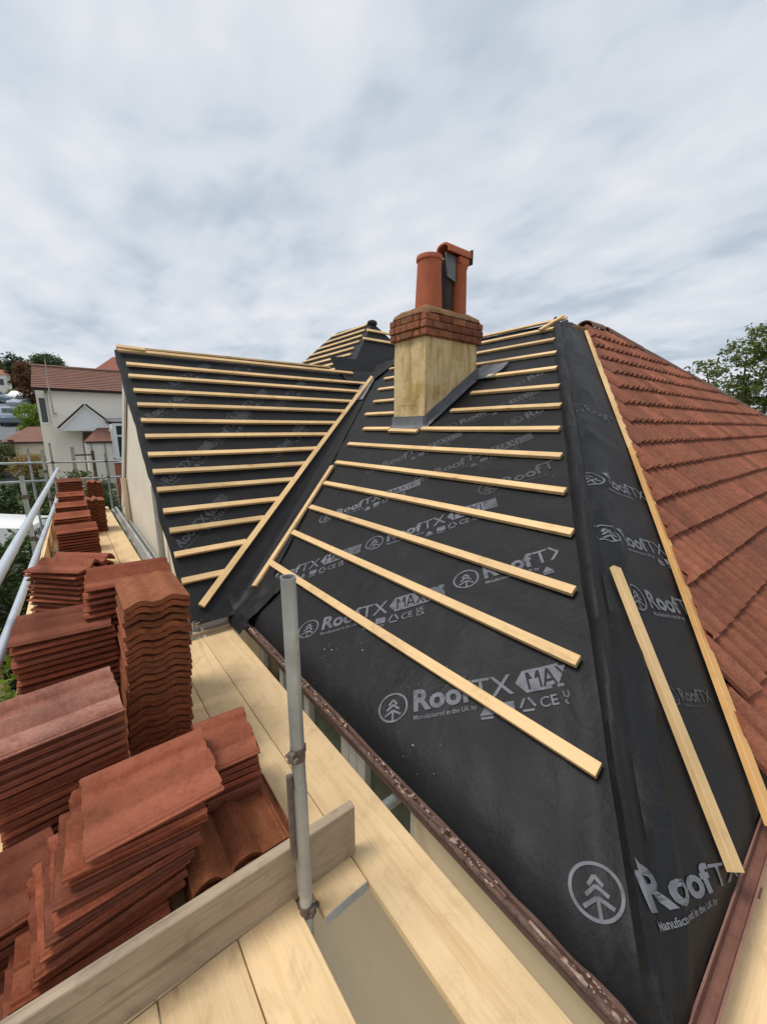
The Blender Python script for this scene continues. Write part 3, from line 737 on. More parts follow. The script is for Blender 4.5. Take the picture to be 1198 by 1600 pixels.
# ------------------------------------------------------------------ old tiles on the hip slope
def tile_mesh(length=0.40, width=0.32, seed=0, th=0.016, roll=0.034, half=0.050, power=0.55, roof=False):
    """double roll tile: two rounded rolls with flat pans between, rolls along local X"""
    rnd = random.Random(seed)
    ws = [-0.16, -0.152, -0.146, -0.134, -0.126, -0.080, -0.060, -0.052, -0.038, -0.010, 0.018, 0.032, 0.040, 0.070, 0.078, 0.090, 0.112, 0.136, 0.150, 0.16]
    if roof: ws = [-0.16, -0.150, -0.125, -0.118, -0.110, -0.096, -0.068, -0.040, -0.026, -0.018, 0.032, 0.040, 0.054, 0.082, 0.110, 0.124, 0.132, 0.16]
    def prof(w):
        h = 0.0
        for c in ((-0.068, 0.082) if roof else (-0.010, 0.112)):
            d = (w - c) / half
            if abs(d) < 1: h += roll * (math.cos(d * math.pi) * 0.5 + 0.5) ** power
        return h
    bm = bmesh.new(); rings = []
    for k, xx in enumerate((-length / 2, length / 2)):
        top = []; bot = []
        for q, wq in enumerate(ws):
            z = prof(wq); lip = 0.007 if q < 2 else 0
            if not roof and q in (3,): lip = 0.006
            xo = xx + rnd.uniform(-0.0045, 0.0045)
            top.append(bm.verts.new((xo, wq * width / 0.32, z + th - lip))); bot.append(bm.verts.new((xo, wq * width / 0.32, z)))
        if roof: rings.append(top + bot[::-1])
        else:
            z0_ = prof(ws[0]); sc_ = width / 0.32; xo = xx + rnd.uniform(-0.003, 0.003)
            bot[0].co.y = -0.146 * sc_
            lip_ = [bm.verts.new((xo, -0.146 * sc_, z0_ + (th - 0.007) * 0.42)), bm.verts.new((xo, -0.16 * sc_, z0_ + (th - 0.007) * 0.48))]
            rings.append(top + bot[::-1] + lip_)
    n = len(rings[0])
    for i in range(n): bm.faces.new((rings[0][i], rings[0][(i + 1) % n], rings[1][(i + 1) % n], rings[1][i]))
    bm.faces.new(rings[0]); bm.faces.new(rings[1][::-1])
    return finish(bm, 40)
roof_tiles_mesh = []
for s in range(3):
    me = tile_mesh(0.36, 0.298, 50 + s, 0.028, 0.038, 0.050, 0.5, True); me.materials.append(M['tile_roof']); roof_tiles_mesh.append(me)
# hip slope bounds
HR0, HR1 = Vector((6.9, 3.12, 1.47)), Vector((13.6, 1.40, -0.25))
def hip_far_x(z):
    if z > 1.40: return 6.9
    return HR0.x + (HR0.z - z) / (HR0.z - HR1.z) * (HR1.x - HR0.x)
def tile_left_x(z):
    y = z + 1.65
    a, b = (1.98, 0.07), (5.96, 2.98)
    return a[0] + (y - a[1]) / (b[1] - a[1]) * (b[0] - a[0]) + 0.075
cand = []
GA = 0.277
tilt = math.atan(0.047 / 0.30)
for c in range(16):
    v = 0.17 + c * GA                        # slope distance of tile centre from the eave
    y = 0.10 + v * cH; z = y + CH
    if z > 1.42: break
    x0 = tile_left_x(z); x1 = hip_far_x(z) - 0.17
    off = (c % 2) * 0.0
    k0 = math.floor((x0 - 1.0) / 0.30)
    k = k0
    while True:
        x = 1.0 + k * 0.30 + 0.155 + off + random.uniform(-.004, .004)
        if x > x1: break
        if x > x0 - 0.36: cand.append((x, v, c))
        k += 1
def seen(x, v):
    z = 0.10 + v * cH + CH
    return x < 4.6 + (z + 1.35) * 7.2
cand.sort(key=lambda q: (not seen(q[0], q[1]), (q[0]) ** 2))
mtx_h = Matrix((Vector((0, -cH, -cH)), Vector((1, 0, 0)), NH)).transposed()      # local X down the slope, Y along the course
def tile_matrix(x, v, h=0.030):
    a = -tilt + random.uniform(-0.012, 0.012)
    rot = mtx_h.to_4x4() @ Matrix.Rotation(a, 4, 'Y') @ Matrix.Rotation(random.uniform(-0.012, 0.012), 4, 'Z')
    rot.translation = PH(x, v, h + random.uniform(-.002, .002)) + HO
    return rot
def cut_tile(me, mt):
    """trim a tile along the raking cut beside the long hip batten"""
    bm = bmesh.new(); bm.from_mesh(me)
    inv = mt.inverted()
    a, b = PH(1.98, -0.02, 0) + HO, PH(5.96, (2.98 - 0.1) / cH, 0) + HO
    off = Vector((0.045, 0, 0)); nrm = (b - a).cross(NH).normalized()
    if nrm.x < 0: nrm = -nrm
    bmesh.ops.bisect_plane(bm, geom=bm.verts[:] + bm.edges[:] + bm.faces[:], plane_co=inv @ (a + off), plane_no=(inv.to_3x3() @ nrm).normalized(), clear_inner=True)
    ed = [e for e in bm.edges if e.is_boundary]
    if ed: bmesh.ops.edgeloop_fill(bm, edges=ed)
    if not bm.faces: bm.free(); return None
    m2 = finish(bm, 40); m2.materials.append(M['tile_roof']); return m2
for x, v, c in cand[:290]:
    mt = tile_matrix(x, v); me = random.choice(roof_tiles_mesh)
    yv = 0.10 + v * cH
    if x < tile_left_x(yv - 1.65) + 0.55:
        me = cut_tile(me, mt)
        if me is None: continue
    link('roof_tile', me, None, house).matrix_local = mt
rest = bmesh.new()
for x, v, c in cand[290:]:
    n0 = len(rest.verts); rest.from_mesh(roof_tiles_mesh[0]); rest.verts.ensure_lookup_table()
    mt = tile_matrix(x, v)
    for vv in rest.verts[n0:]: vv.co = mt @ vv.co
me = bpy.data.meshes.new('mesh'); rest.to_mesh(me); rest.free(); me.materials.append(M['tile_roof'])
o = link('far_roof_tiles', me, None, house); o['kind'] = 'stuff'
# sheet under the tiles
bm = bmesh.new(); poly(bm, [PH(1.7, 0, -0.004), PH(19, 0, -0.004), (13.6, 1.40, -0.255), (6.9, 3.10, 1.445), (5.5, 3.05, 1.395)])
hl('roof_underlay', finish(bm), M['membrane'])
# ridge and far hip capping, each cap a half-round piece bedded in mortar
def cap_mesh(L, r=0.115, th=0.018, seg=8):
    bm = bmesh.new(); R0 = []; 
    for x in (-L / 2, L / 2):
        o_ = [bm.verts.new((x, r * math.cos(math.pi * k / seg), r * 0.80 * math.sin(math.pi * k / seg))) for k in range(seg + 1)]
        i_ = [bm.verts.new((x, (r - th) * math.cos(math.pi * k / seg), (r - th) * 0.80 * math.sin(math.pi * k / seg))) for k in range(seg, -1, -1)]
        R0.append(o_ + i_)
    n = len(R0[0])
    for k in range(n): bm.faces.new((R0[0][k], R0[0][(k + 1) % n], R0[1][(k + 1) % n], R0[1][k]))
    bm.faces.new(R0[0]); bm.faces.new(R0[1])
    return finish(bm, 40)
cap = cap_mesh(0.44, 0.135); cap.materials.append(M['ridge_tile'])
def capline(a, b, n0=0.0):
    a, b = Vector(a), Vector(b); L = (b - a).length; k = int(L / 0.43)
    for i in range(k):
        p = a + (b - a) * ((i + 0.5) / k)
        o = link('ridge_tile', cap, None, house)
        mt = frame_from(b - a, Vector((0, 0, 1))) @ Matrix.Rotation(random.uniform(-.03, .03), 4, 'Z'); mt.translation = p + Vector((0, 0, random.uniform(-.006, .006))) + HO
        o.matrix_local = mt
capline((6.1, 3.12, 1.455), (6.9, 3.14, 1.475)); capline(HR0 + Vector((0, 0.02, 0.0)), HR1 + Vector((0, 0.02, 0.0)))
bm = bmesh.new()
for a, b in (((5.7, 3.10, 1.435), (6.9, 3.12, 1.465)), (tuple(HR0), tuple(HR1))):
    n = 60
    for s_ in range(n):
        p = Vector(a) + (Vector(b) - Vector(a)) * (s_ + random.random()) / n
        d = random.uniform(0.05, 0.09)
        bmesh.ops.create_icosphere(bm, subdivisions=1, radius=d, matrix=Matrix.Translation(p + Vector((random.uniform(-.05, .05), -0.085, -0.085 + random.uniform(-.01, .03)))) @ Matrix.Diagonal((1.6, 0.7, 0.5, 1)))
o = hl('ridge_mortar', finish(bm, 60), M['mortar']); o['kind'] = 'stuff'

# ------------------------------------------------------------------ peak behind the wing ridge
P0 = Vector((4.35, 6.50, 1.03)); PK = Vector((5.58, 7.43, 2.26)); PA = Vector((5.64, 8.94, 2.32)); PB = Vector((5.43, 9.22, 2.11)); PC = Vector((4.99, 9.43, 1.67)); PD = Vector((4.35, 9.0, 1.03)); PQ = Vector((6.6, 6.5, 1.03))
bm = bmesh.new(); poly(bm, [P0, PK, PA, PB, PC, PD]); poly(bm, [P0, PQ, PK]); poly(bm, [PK, PQ, Vector((8, 9.4, 1.0)), PA])
poly(bm, [P0 - Vector((0, 0, 1.2)), P0, PD, PD - Vector((0, 0, 1.2))])
tag(hl('roof_membrane', finish(bm), M['membrane']), 'black membrane on the small hipped peak behind the chimney')
NP = Vector((-1, 0, 1)).normalized(); NQ = Vector((0, -1.34, 1)).normalized()
for k in range(8):
    s = 0.10 + 0.85 * k / 7
    z = 1.03 + 1.23 * s; x = 4.35 + 1.23 * s
    ya = 6.50 + 0.93 * s + 0.14 + (0.10 if k < 4 else 0); yb = 9.1 if s < 0.4 else 9.45 - (s - 0.4) * 0.8
    batten(Vector((x, ya, z)) + NP * 0.01, Vector((x, yb, z)) + NP * 0.01, NP)
for s in (0.62, 0.80):
    y = 6.5 + 0.93 * s; z = 1.03 + 1.23 * s; x = 4.35 + 1.23 * s
    batten(Vector((x - 0.05, y, z)) + NQ * 0.012, Vector((6.6 - 0.85 * s, y, z)) + NQ * 0.012, NQ)
bm = bmesh.new()                                           # crumpled membrane at the foot of the peak
g = []
for j in range(12):
    row = []
    for i in range(14):
        a = Vector((4.05 + 1.15 * i / 13, 6.38 - 0.30 * (1 - j / 11) + 0.35 * (j / 11), 0))
        x, y = a.x, a.y
        zb = max(KR * x + CR, min(KL * y + CL, 1.0)); zb = max(zb, 1.03 + 1.34 * (y - 6.5) - 0.05) if y > 6.45 else zb
        row.append(bm.verts.new((x, y, zb + 0.025 + 0.045 * abs(nz3(x * 3, y * 3, 1.7)))))
    g.append(row)
for a, b in zip(g, g[1:]):
    for i in range(13): bm.faces.new((a[i], a[i + 1], b[i + 1], b[i]))
hl('loose_membrane', finish(bm, 30), M['membrane'])
bm = bmesh.new(); bmesh.ops.create_icosphere(bm, subdivisions=2, radius=0.10, matrix=Matrix.Translation(PK + Vector((0, 0, -0.02))) @ Matrix.Diagonal((1.2, 1, 0.7, 1)))
hl('ridge_end', finish(bm, 60), M['pot_dark'])

# ------------------------------------------------------------------ chimney
chim = link('chimney', None, None, house); chim.location = Vector((3.8, 3.735, -0.2)) + HO
tag(chim, 'buff rendered chimney with brick cap')
CO = Vector((-3.8, -3.735, 0.2))
def cl(name, me, m): o = link(name, me, m, chim, tuple(CO)); return o
bm = bmesh.new()
for j in range(9):
    z = -0.6 + (1.03 + 0.6) * j / 8
    rr = [(CHX0, CHY0), (CHX1, CHY0), (CHX1, CHY1), (CHX0, CHY1)]
    row = [bm.verts.new((x, y, z)) for x, y in rr]
    if j:
        for k in range(4): bm.faces.new((prev[k], prev[(k + 1) % 4], row[(k + 1) % 4], row[k]))
    prev = row
bm.faces.new(prev)
es = [e for e in bm.edges if abs(e.verts[0].co.z - e.verts[1].co.z) > 0.1]
bmesh.ops.bevel(bm, geom=es, offset=0.012, segments=2, affect='EDGES')
cl('rendered_shaft', finish(bm, 50), M['chim'])
bm = bmesh.new()                                          # hairline course line in the render
bx(bm, CHX0 - 0.0015, CHX0 + 0.02, CHY0 + 0.15, CHY1 - 0.11, 0.276, 0.279)
cl('render_crack', finish(bm), M['pot_dark'])
# brick cap, three courses; the middle one oversails
bw_, bh_ = 0.225, 0.075
for c in range(3):
    o_ = (0.042, 0.050, 0.046)[c]
    z0 = 1.035 + c * 0.080
    x0, x1, y0, y1 = CHX0 - o_, CHX1 + o_, CHY0 - o_, CHY1 + o_
    def course(a, b, fixed, axis, stag):
        p = a
        first = True
        while p < b - 0.02:
            L = 0.112 if (first and stag) else bw_
            q = min(p + L, b); first = False
            if b - q < 0.05: q = b
            jz = random.uniform(-.003, .003); jd = random.uniform(-.004, .004)
            if axis == 'x': args = (p + 0.0022, q - 0.0022, fixed + jd, fixed + 0.1, z0 + jz, z0 + bh_ + jz)
            else: args = (fixed + jd, fixed + 0.1, p + 0.0022, q - 0.0022, z0 + jz, z0 + bh_ + jz)
            ob = box('brick', M['brick'], chim, *args, bev=0.009); ob.location = Vector(ob.location) + CO
            p = q
    course(x0, x1, y0, 'x', c % 2); course(x0, x1, y1 - 0.1, 'x', c % 2)
    course(y0 + 0.108, y1 - 0.108, x0, 'y', (c + 1) % 2); course(y0 + 0.108, y1 - 0.108, x1 - 0.1, 'y', (c + 1) % 2)
bm = bmesh.new(); bx(bm, CHX0 - 0.022, CHX1 + 0.022, CHY0 - 0.022, CHY1 + 0.022, 1.03, 1.275)
cl('mortar_core', finish(bm), M['mortar'])
bm = bmesh.new(); rows_ = []                              # sloped mortar flaunching
for q, (o_, z) in enumerate([(0.045, 1.275), (0.03, 1.315), (-0.05, 1.37), (-0.15, 1.40)]):
    pts = []
    for k in range(40):
        a = 2 * math.pi * k / 40; hx, hy = (CHX1 - CHX0) / 2 + o_, (CHY1 - CHY0) / 2 + o_
        ca, sa = math.cos(a), math.sin(a); t_ = 1 / max(abs(ca) / hx, abs(sa) / hy)
        pts.append(bm.verts.new((3.8 + ca * t_, 3.735 + sa * t_, z + 0.012 * noise.noise(Vector((ca * 3, sa * 3, q))))))
    rows_.append(pts)
for a, b in zip(rows_, rows_[1:]):
    for k in range(40): bm.faces.new((a[k], a[(k + 1) % 40], b[(k + 1) % 40], b[k]))
bm.faces.new(rows_[-1])
cl('flaunching', finish(bm, 40), M['mortar'])
bm = bmesh.new(); lathe(bm, [(0.166, 1.34), (0.163, 1.42), (0.142, 1.90), (0.143, 1.925), (0.156, 1.935), (0.157, 1.965), (0.150, 1.985), (0.130, 1.985), (0.122, 1.93), (0.12, 1.5)], (3.665, 3.75))
tag(cl('chimney_pot', finish(bm, 40), M['pot']), 'wide open terracotta chimney pot')
bm = bmesh.new(); lathe(bm, [(0.105, 1.33), (0.10, 1.45), (0.088, 1.93), (0.100, 1.95), (0.102, 1.99), (0.09, 2.0), (0.07, 2.0), (0.07, 1.6)], (4.14, 3.70))
tag(cl('chimney_pot', finish(bm, 40), M['pot']), 'slim terracotta chimney pot under a clay hood')
bm = bmesh.new()                                          # half-round clay hood over the slim pot
R0 = []
for x in (3.83, 4.235):
    o_ = [bm.verts.new((x, 3.70 - 0.105 * math.cos(math.pi * k / 10), 2.055 + 0.105 * math.sin(math.pi * k / 10) ** 0.45)) for k in range(11)]
    i_ = [bm.verts.new((x, 3.70 + 0.085 * math.cos(math.pi * k / 10), 2.055 + 0.082 * math.sin(math.pi * k / 10) ** 0.45)) for k in range(11)]
    R0.append(o_ + i_)
for a, b in zip(R0, R0[1:]):
    for k in range(22): bm.faces.new((a[k], a[(k + 1) % 22], b[(k + 1) % 22], b[k]))
bm.faces.new(R0[0]); bm.faces.new(R0[-1])
cl('clay_hood', finish(bm, 40), M['pot'])
bm = bmesh.new(); bx(bm, 4.04, 4.225, 3.61, 3.79, 1.975, 2.053, 0.01); cl('hood_support', finish(bm), M['pot'])
bm = bmesh.new(); bx(bm, 4.237, 4.262, 3.59, 3.81, 1.99, 2.155, 0.006); cl('hood_end_plate', finish(bm), M['pot_dark'])
bm = bmesh.new(); lathe(bm, [(0.125, 1.33), (0.12, 1.90), (0.12, 1.99), (0.10, 2.01), (0.06, 2.01)], (3.95, 3.80)); cl('chimney_pot', finish(bm, 40), M['pot_dark'])  # pot standing in shadow, its shade put into the dark colour
bm = bmesh.new(); vs = [(3.88, 3.655, 1.80), (4.02, 3.65, 1.76), (4.02, 3.66, 2.05), (3.85, 3.66, 2.06)]
poly(bm, vs); r_ = bmesh.ops.extrude_face_region(bm, geom=bm.faces[:])
for v in [q for q in r_['geom'] if isinstance(q, bmesh.types.BMVert)]: v.co.y += 0.02
cl('slate_flap', finish(bm), M['lead'])
# lead work: front apron, raking side flashing, back gutter tongue
def rz(x): return KR * x + CR
bm = bmesh.new()
zb = rz(CHX0)
g = []
for j, (dx_, dz_) in enumerate([(-0.006, 0.145), (-0.010, 0.05), (-0.018, 0.035 + 0.0), (-0.03, 0.033 - 0.03 * KR), (-0.045, 0.03 - 0.045 * KR)]):
    g.append([bm.verts.new((CHX0 + dx_, CHY0 - 0.03 + (CHY1 - CHY0 + 0.06) * i / 6, zb + dz_ + 0.004 * nz3(i, j, 1.3))) for i in range(7)])
for a, b in zip(g, g[1:]):
    for i in range(6): bm.faces.new((a[i], a[i + 1], b[i + 1], b[i]))
cl('lead_flashing', finish(bm, 40), M['lead'])
bm = bmesh.new(); g = []
for j in range(9):
    x = CHX0 - 0.02 + (CHX1 - CHX0 + 0.06) * j / 8; z = rz(x)
    g.append([bm.verts.new(p) for p in ((x, CHY0 - 0.006, z + 0.15 + 0.008 * nz3(j, 1, 1.1)), (x, CHY0 - 0.010, z + 0.05), (x, CHY0 - 0.03, z + 0.040), (x, CHY0 - 0.05, z + 0.034 + 0.006 * nz3(j, 2, 1.1)), (x, CHY0 - 0.07 - 0.01 * nz3(j, 3, 1.7), z + 0.030))])
for a, b in zip(g, g[1:]):
    for i in range(4): bm.faces.new((a[i], a[i + 1], b[i + 1], b[i]))
cl('lead_flashing', finish(bm, 40), M['lead'])
bm = bmesh.new(); g = []
for j in range(7):
    y = CHY0 + 0.1 - 0.42 * j / 6
    g.append([bm.verts.new((CHX1 - 0.06 + 0.30 * i / 4, y + 0.02 * nz3(i, j, 1.9), rz(CHX1 - 0.06 + 0.30 * i / 4) + 0.045 + 0.02 * abs(nz3(i, j, 2.1)))) for i in range(5)])
for a, b in zip(g, g[1:]):
    for i in range(4): bm.faces.new((a[i], a[i + 1], b[i + 1], b[i]))
cl('lead_flashing', finish(bm, 40), M['lead'])

# ------------------------------------------------------------------ walls, windows, eaves of the house
WX = 1.17
def hwall(name, m, pts, lab=None):
    bm = bmesh.new(); poly(bm, pts)
    o = hl(name, finish(bm), m)
    if lab: tag(o, lab)
    return o
WY0, WY1, WZ0, WZ1 = 1.22, 3.32, -2.30, -1.70           # window opening in the front wall
bm = bmesh.new()
def wq(y0, y1, z0, z1): poly(bm, [(WX, y0, z0), (WX, y1, z0), (WX, y1, z1), (WX, y0, z1)])
wq(0.25, WY0, -4.6, -1.60); wq(WY0, WY1, -4.6, WZ0); wq(WY0, WY1, WZ1, -1.60); wq(WY1, 3.62, -4.6, -1.60)
poly(bm, [(WX, WY0, WZ0), (WX + 0.10, WY0, WZ0), (WX + 0.10, WY0, WZ1), (WX, WY0, WZ1)]); poly(bm, [(WX, WY1, WZ0), (WX + 0.10, WY1, WZ0), (WX + 0.10, WY1, WZ1), (WX, WY1, WZ1)])
poly(bm, [(WX, WY0, WZ0), (WX + 0.10, WY0, WZ0), (WX + 0.10, WY1, WZ0), (WX, WY1, WZ0)])
poly(bm, [(WX, 0.25, -4.6), (14, 0.25, -4.6), (14, 0.25, -1.60), (WX, 0.25, -1.60)])
tag(hl('wall', finish(bm), M['render_tan']), 'tan rendered front wall below the gutter')
win = hl('window', finish(bmesh.new()), None)
win.data = box_mesh(WX + 0.085, WX + 0.095, WY0, WY1, WZ0, WZ1); win.data.materials.append(M['pot_dark'])
tag(win, 'long window under the front gutter')
def wpart(name, m, *a, **k): o = box(name, m, win, *a, **k); return o
for (a, b, mm) in ((1.27, 1.66, 'glass_green'), (1.95, 2.37, 'glass_green'), (2.47, 2.82, 'glass_olive'), (2.90, 3.25, 'glass_olive')):
    wpart('pane', M[mm], WX + 0.05, WX + 0.062, a, b, WZ0 + 0.06, WZ1 - 0.05)
for a, b in ((1.67, 1.755), (1.762, 1.84), (1.847, 1.935), (2.38, 2.455), (2.83, 2.89)):
    wpart('mullion', M['upvc'], WX + 0.005, WX + 0.082, a, b, WZ0 + 0.05, WZ1 - 0.04, bev=0.006)
for a, b in ((1.222, 1.265), (3.255, 3.318)): wpart('frame', M['upvc'], WX + 0.01, WX + 0.08, a, b, WZ0 + 0.05, WZ1 - 0.04, bev=0.005)
wpart('frame', M['upvc'], WX + 0.01, WX + 0.08, WY0 + 0.003, WY1 - 0.003, WZ1 - 0.038, WZ1 - 0.002, bev=0.004)
wpart('sill', M['upvc'], WX - 0.05, WX + 0.08, WY0 + 0.003, WY1 - 0.003, WZ0 + 0.002, WZ0 + 0.045, bev=0.005)
# eave trims: front
stick_kw = dict(bev=0.003)
def htimber(name, m, a, b, wd, th, up, lab=None):
    o = stick(name, m, house, a, b, wd, th, up); o.location = Vector(o.location) + HO
    if lab: tag(o, lab)
    return o
hbox('fascia', M['brown_timber'], 1.032, 1.05, 0.13, 3.40, -1.72, -1.612, 0.003)
hbox('soffit', M['brown_timber'], 1.052, 1.168, 0.13, 3.40, -1.665, -1.65)
# lath and crumbled mortar along the front eave
hbox('eave_lath', M['eave_old'], 0.996, 1.014, 0.10, 3.38, -1.628, -1.606, 0.004)
bm = bmesh.new()
rnd = random.Random(3)
for k in range(420):
    y = rnd.uniform(0.10, 3.38); r = rnd.choice([0.002, 0.003, 0.003, 0.004, 0.005, 0.007])
    if noise.noise(Vector((y * 3, 0, 0))) < -0.15: continue
    bmesh.ops.create_icosphere(bm, subdivisions=1, radius=r, matrix=Matrix.Translation((rnd.uniform(0.997, 1.03), y, -1.605 + rnd.uniform(0, 0.006))) @ Matrix.Diagonal((rnd.uniform(.7, 1.3), rnd.uniform(.8, 2.4), rnd.uniform(.5, 1), 1)))
o = hl('mortar_crumbs', finish(bm, 60), M['rubble']); o['kind'] = 'stuff'
bm = bmesh.new(); rnd2 = random.Random(8)
for k in range(46):
    v = abs(rnd2.gauss(0.1, 0.35)) + 0.06; y = rnd2.uniform(1.0, 3.2) if k % 3 else rnd2.gauss(2.05, 0.12)
    if k % 3 == 0: v = rnd2.gauss(0.22, 0.05)
    r = rnd2.choice([0.0015, 0.002, 0.002, 0.004])
    if hip_y(1.01 + v * cR) + 0.1 < y < valley_y(1.01 + v * cR) - 0.2:
        bmesh.ops.create_icosphere(bm, subdivisions=1, radius=r, matrix=Matrix.Translation(PR(y, v, dR(y, v) + 0.001)) @ Matrix.Diagonal((rnd2.uniform(.8, 2), rnd2.uniform(.8, 2), 0.6, 1)))
o = hl('mortar_crumbs', finish(bm, 60), M['rubble']); o['kind'] = 'stuff'
for k in range(16):                                       # broken pieces of old tile lath sticking up
    y = rnd.uniform(0.3, 3.3); L = rnd.uniform(0.05, 0.22)
    htimber('lath_fragment', M['rubble'] if k % 4 == 0 else M['brown_timber'], (rnd.uniform(0.995, 1.02), y, -1.605 + 0.001 * (k % 4)), (rnd.uniform(0.995, 1.02), y + L, -1.603), 0.010, rnd.uniform(0.004, 0.009), (0, 0, 1))
# eave trims: hip side
hbox('fascia', M['brown_timber'], 1.05, 13.8, 0.10, 0.125, -1.73, -1.585, 0.003)
rail_m = simple('pinkish_brown_gutter', (0.235, 0.115, 0.085), 0.5, 0, 0.25, 14, 0.2)
bm = bmesh.new(); ring = []
for x in (1.03, 14.0):
    prof = [(-0.000, 0.0), (-0.002, -0.035), (-0.018, -0.062), (-0.05, -0.075), (-0.078, -0.06), (-0.088, -0.02), (-0.088, 0.0), (-0.078, 0.0), (-0.07, -0.045), (-0.05, -0.06), (-0.022, -0.05), (-0.010, 0.0)]
    ring.append([bm.verts.new((x, 0.095 + a * 0.62, -1.578 + b * 0.8)) for a, b in prof])
for k in range(len(ring[0])): bm.faces.new((ring[0][k], ring[0][(k + 1) % 12], ring[1][(k + 1) % 12], ring[1][k]))
bm.faces.new(ring[0]); bm.faces.new(ring[1])
tag(hl('gutter', finish(bm, 35), rail_m), 'reddish brown gutter along the hip eave')
for x in (1.75, 2.9, 4.1): hbox('gutter_bracket', rail_m, x, x + 0.03, 0.035, 0.098, -1.655, -1.63)
# wing: gable wall, bargeboard, eave
GX = 0.80
hwall('wall', M['render_cream'], [(GX, 3.62, -4.6), (GX, 9.25, -4.6), (GX, 9.25, -1.45), (GX, 6.42, 0.93), (GX, 3.62, -1.42)], 'cream rendered gable wall of the wing')
hwall('wall', M['render_cream'], [(GX, 3.62, -4.6), (1.17, 3.62, -4.6), (1.17, 3.62, -1.40), (GX, 3.62, -1.40)])
hwall('wall', M['render_cream'], [(GX, 9.25, -4.6), (5, 9.25, -4.6), (5, 9.25, -1.45), (GX, 9.25, -1.45)])
htimber('bargeboard', M['white_timber'], (0.715, 3.42, -1.78), (0.715, 6.40, 0.70), 0.022, 0.15, NL)
hbox('fascia', M['white_timber'], 0.66, 1.16, 3.385, 3.405, -1.685, -1.585, 0.003)
hbox('eave_board', M['grey_board'], 0.64, 1.10, 3.32, 3.37, -1.69, -1.655, 0.004)
hbox('eave_lath', M['rubble'], 0.66, 1.08, 3.345, 3.38, -1.60, -1.578, 0.004)
hbox('corner_board', M['render_white'], 0.765, 0.797, 8.9, 9.25, -4.5, -1.50)
htimber('bargeboard', M['white_timber'], (0.775, 6.44, 0.80), (0.775, 9.3, -1.62), 0.028, 0.17, Vector((0, 0.8412, 1)))
o = tube('downpipe', M['render_tan'], house, Vector((0.752, 8.3, -4.4)) + HO, Vector((0.752, 8.3, -0.85)) + HO, 0.045)
o = tube('downpipe', M['drain'], house, Vector((0.735, 5.05, -4.4)) + HO, Vector((0.735, 5.05, -0.62)) + HO, 0.034)

# ------------------------------------------------------------------ scaffold
DZ = -1.70
BTH = 0.038
def board(label, x0, x1, y0, y1, ztop=DZ, group='pale scaffold boards of the deck', m='board'):
    L = y1 - y0; wd = x1 - x0
    me = box_mesh(-L / 2, L / 2, -wd / 2, wd / 2, -BTH, 0, 0.003); me.materials.append(M[m])
    o = link('scaffold_board', me, None, None, ((x0 + x1) / 2, (y0 + y1) / 2, ztop + random.uniform(-.002, .002)), (0, random.uniform(-.0006, .0006), R_(90) + random.uniform(-.001, .001)))
    return tag(o, label, 'scaffold board', group)
board('wide pale scaffold board running close beside the front gutter', 0.705, 0.952, -0.9, 3.30)
bm = bmesh.new()                                          # cut board with its corner notched round the upright
pts = [(0.518, 0.985), (0.700, 0.985), (0.700, 3.30), (0.484, 3.30), (0.484, 1.095), (0.518, 1.095)]
cut_c = Vector((0.592, 2.14, DZ))
lo = [bm.verts.new((y - cut_c.y, -(x - cut_c.x), -BTH)) for x, y in pts]; hi = [bm.verts.new((y - cut_c.y, -(x - cut_c.x), 0)) for x, y in pts]
bm.faces.new(lo); bm.faces.new(hi)
for k in range(6): bm.faces.new((lo[k], lo[(k + 1) % 6], hi[(k + 1) % 6], hi[k]))
cb = link('scaffold_board', finish(bm), M['board'], None, cut_c, (0, 0, R_(90)))
tag(cb, 'pale scaffold board cut short at the gap, second from the gutter', 'scaffold board', 'pale scaffold boards of the deck')
link('end_band', box_mesh(-0.003, 0.0, -0.108, 0.074, -BTH - 0.004, 0.001), M['drain'], cb, (-1.1552, 0, 0))
board('pale scaffold board in the foreground with a free edge beside the open gap', 0.252, 0.456, -1.2, 1.115)
board('pale scaffold board in the foreground, one in from the open gap', 0.010, 0.248, -1.2, 1.115)
board('pale scaffold board at the bottom left corner below the weathered toe board', -0.232, 0.006, -1.2, 1.115)
board('pale scaffold board under the front tile stacks, third from the gutter', 0.244, 0.480, 1.119, 4.9)
board('pale scaffold board under the middle of the front tile stacks', 0.008, 0.240, 1.119, 4.9)
board('pale scaffold board under the outer front tile stacks', -0.228, 0.004, 1.119, 4.9)
board('outermost pale scaffold board under the left tile stacks', -0.45, -0.232, 1.119, 4.9)
board('far walkway board right beside the cream gable wall', 0.385, 0.610, 3.60, 10.7)
board('far walkway board left of centre beyond the upright tile stack', 0.150, 0.380, 4.905, 10.7)
board('far walkway board under the distant tile stacks', -0.08, 0.146, 4.905, 10.7)
board('far walkway board along the outer edge under the distant stacks', -0.31, -0.084, 4.905, 10.7)
board('short weathered board at the far end of the walkway', 0.10, 0.55, 10.75, 11.4, DZ + 0.01, None, 'grey_board')
for k, (y0, y1) in enumerate([(-0.192, 0.048), (-0.432, -0.196), (-0.672, -0.436)]):
    me = box_mesh(-2.6, 2.6, (y0 - y1) / 2, (y1 - y0) / 2, -BTH, 0, 0.003); me.materials.append(M['board'])
    tag(link('scaffold_board', me, None, None, (3.58, (y0 + y1) / 2, DZ + random.uniform(-.002, .002))),
        ['pale scaffold board on the other side of the corner, nearest the red gutter', 'second scaffold board out from the red gutter round the corner', 'third scaffold board out from the red gutter round the corner'][k], 'scaffold board', 'boards of the scaffold round the corner')
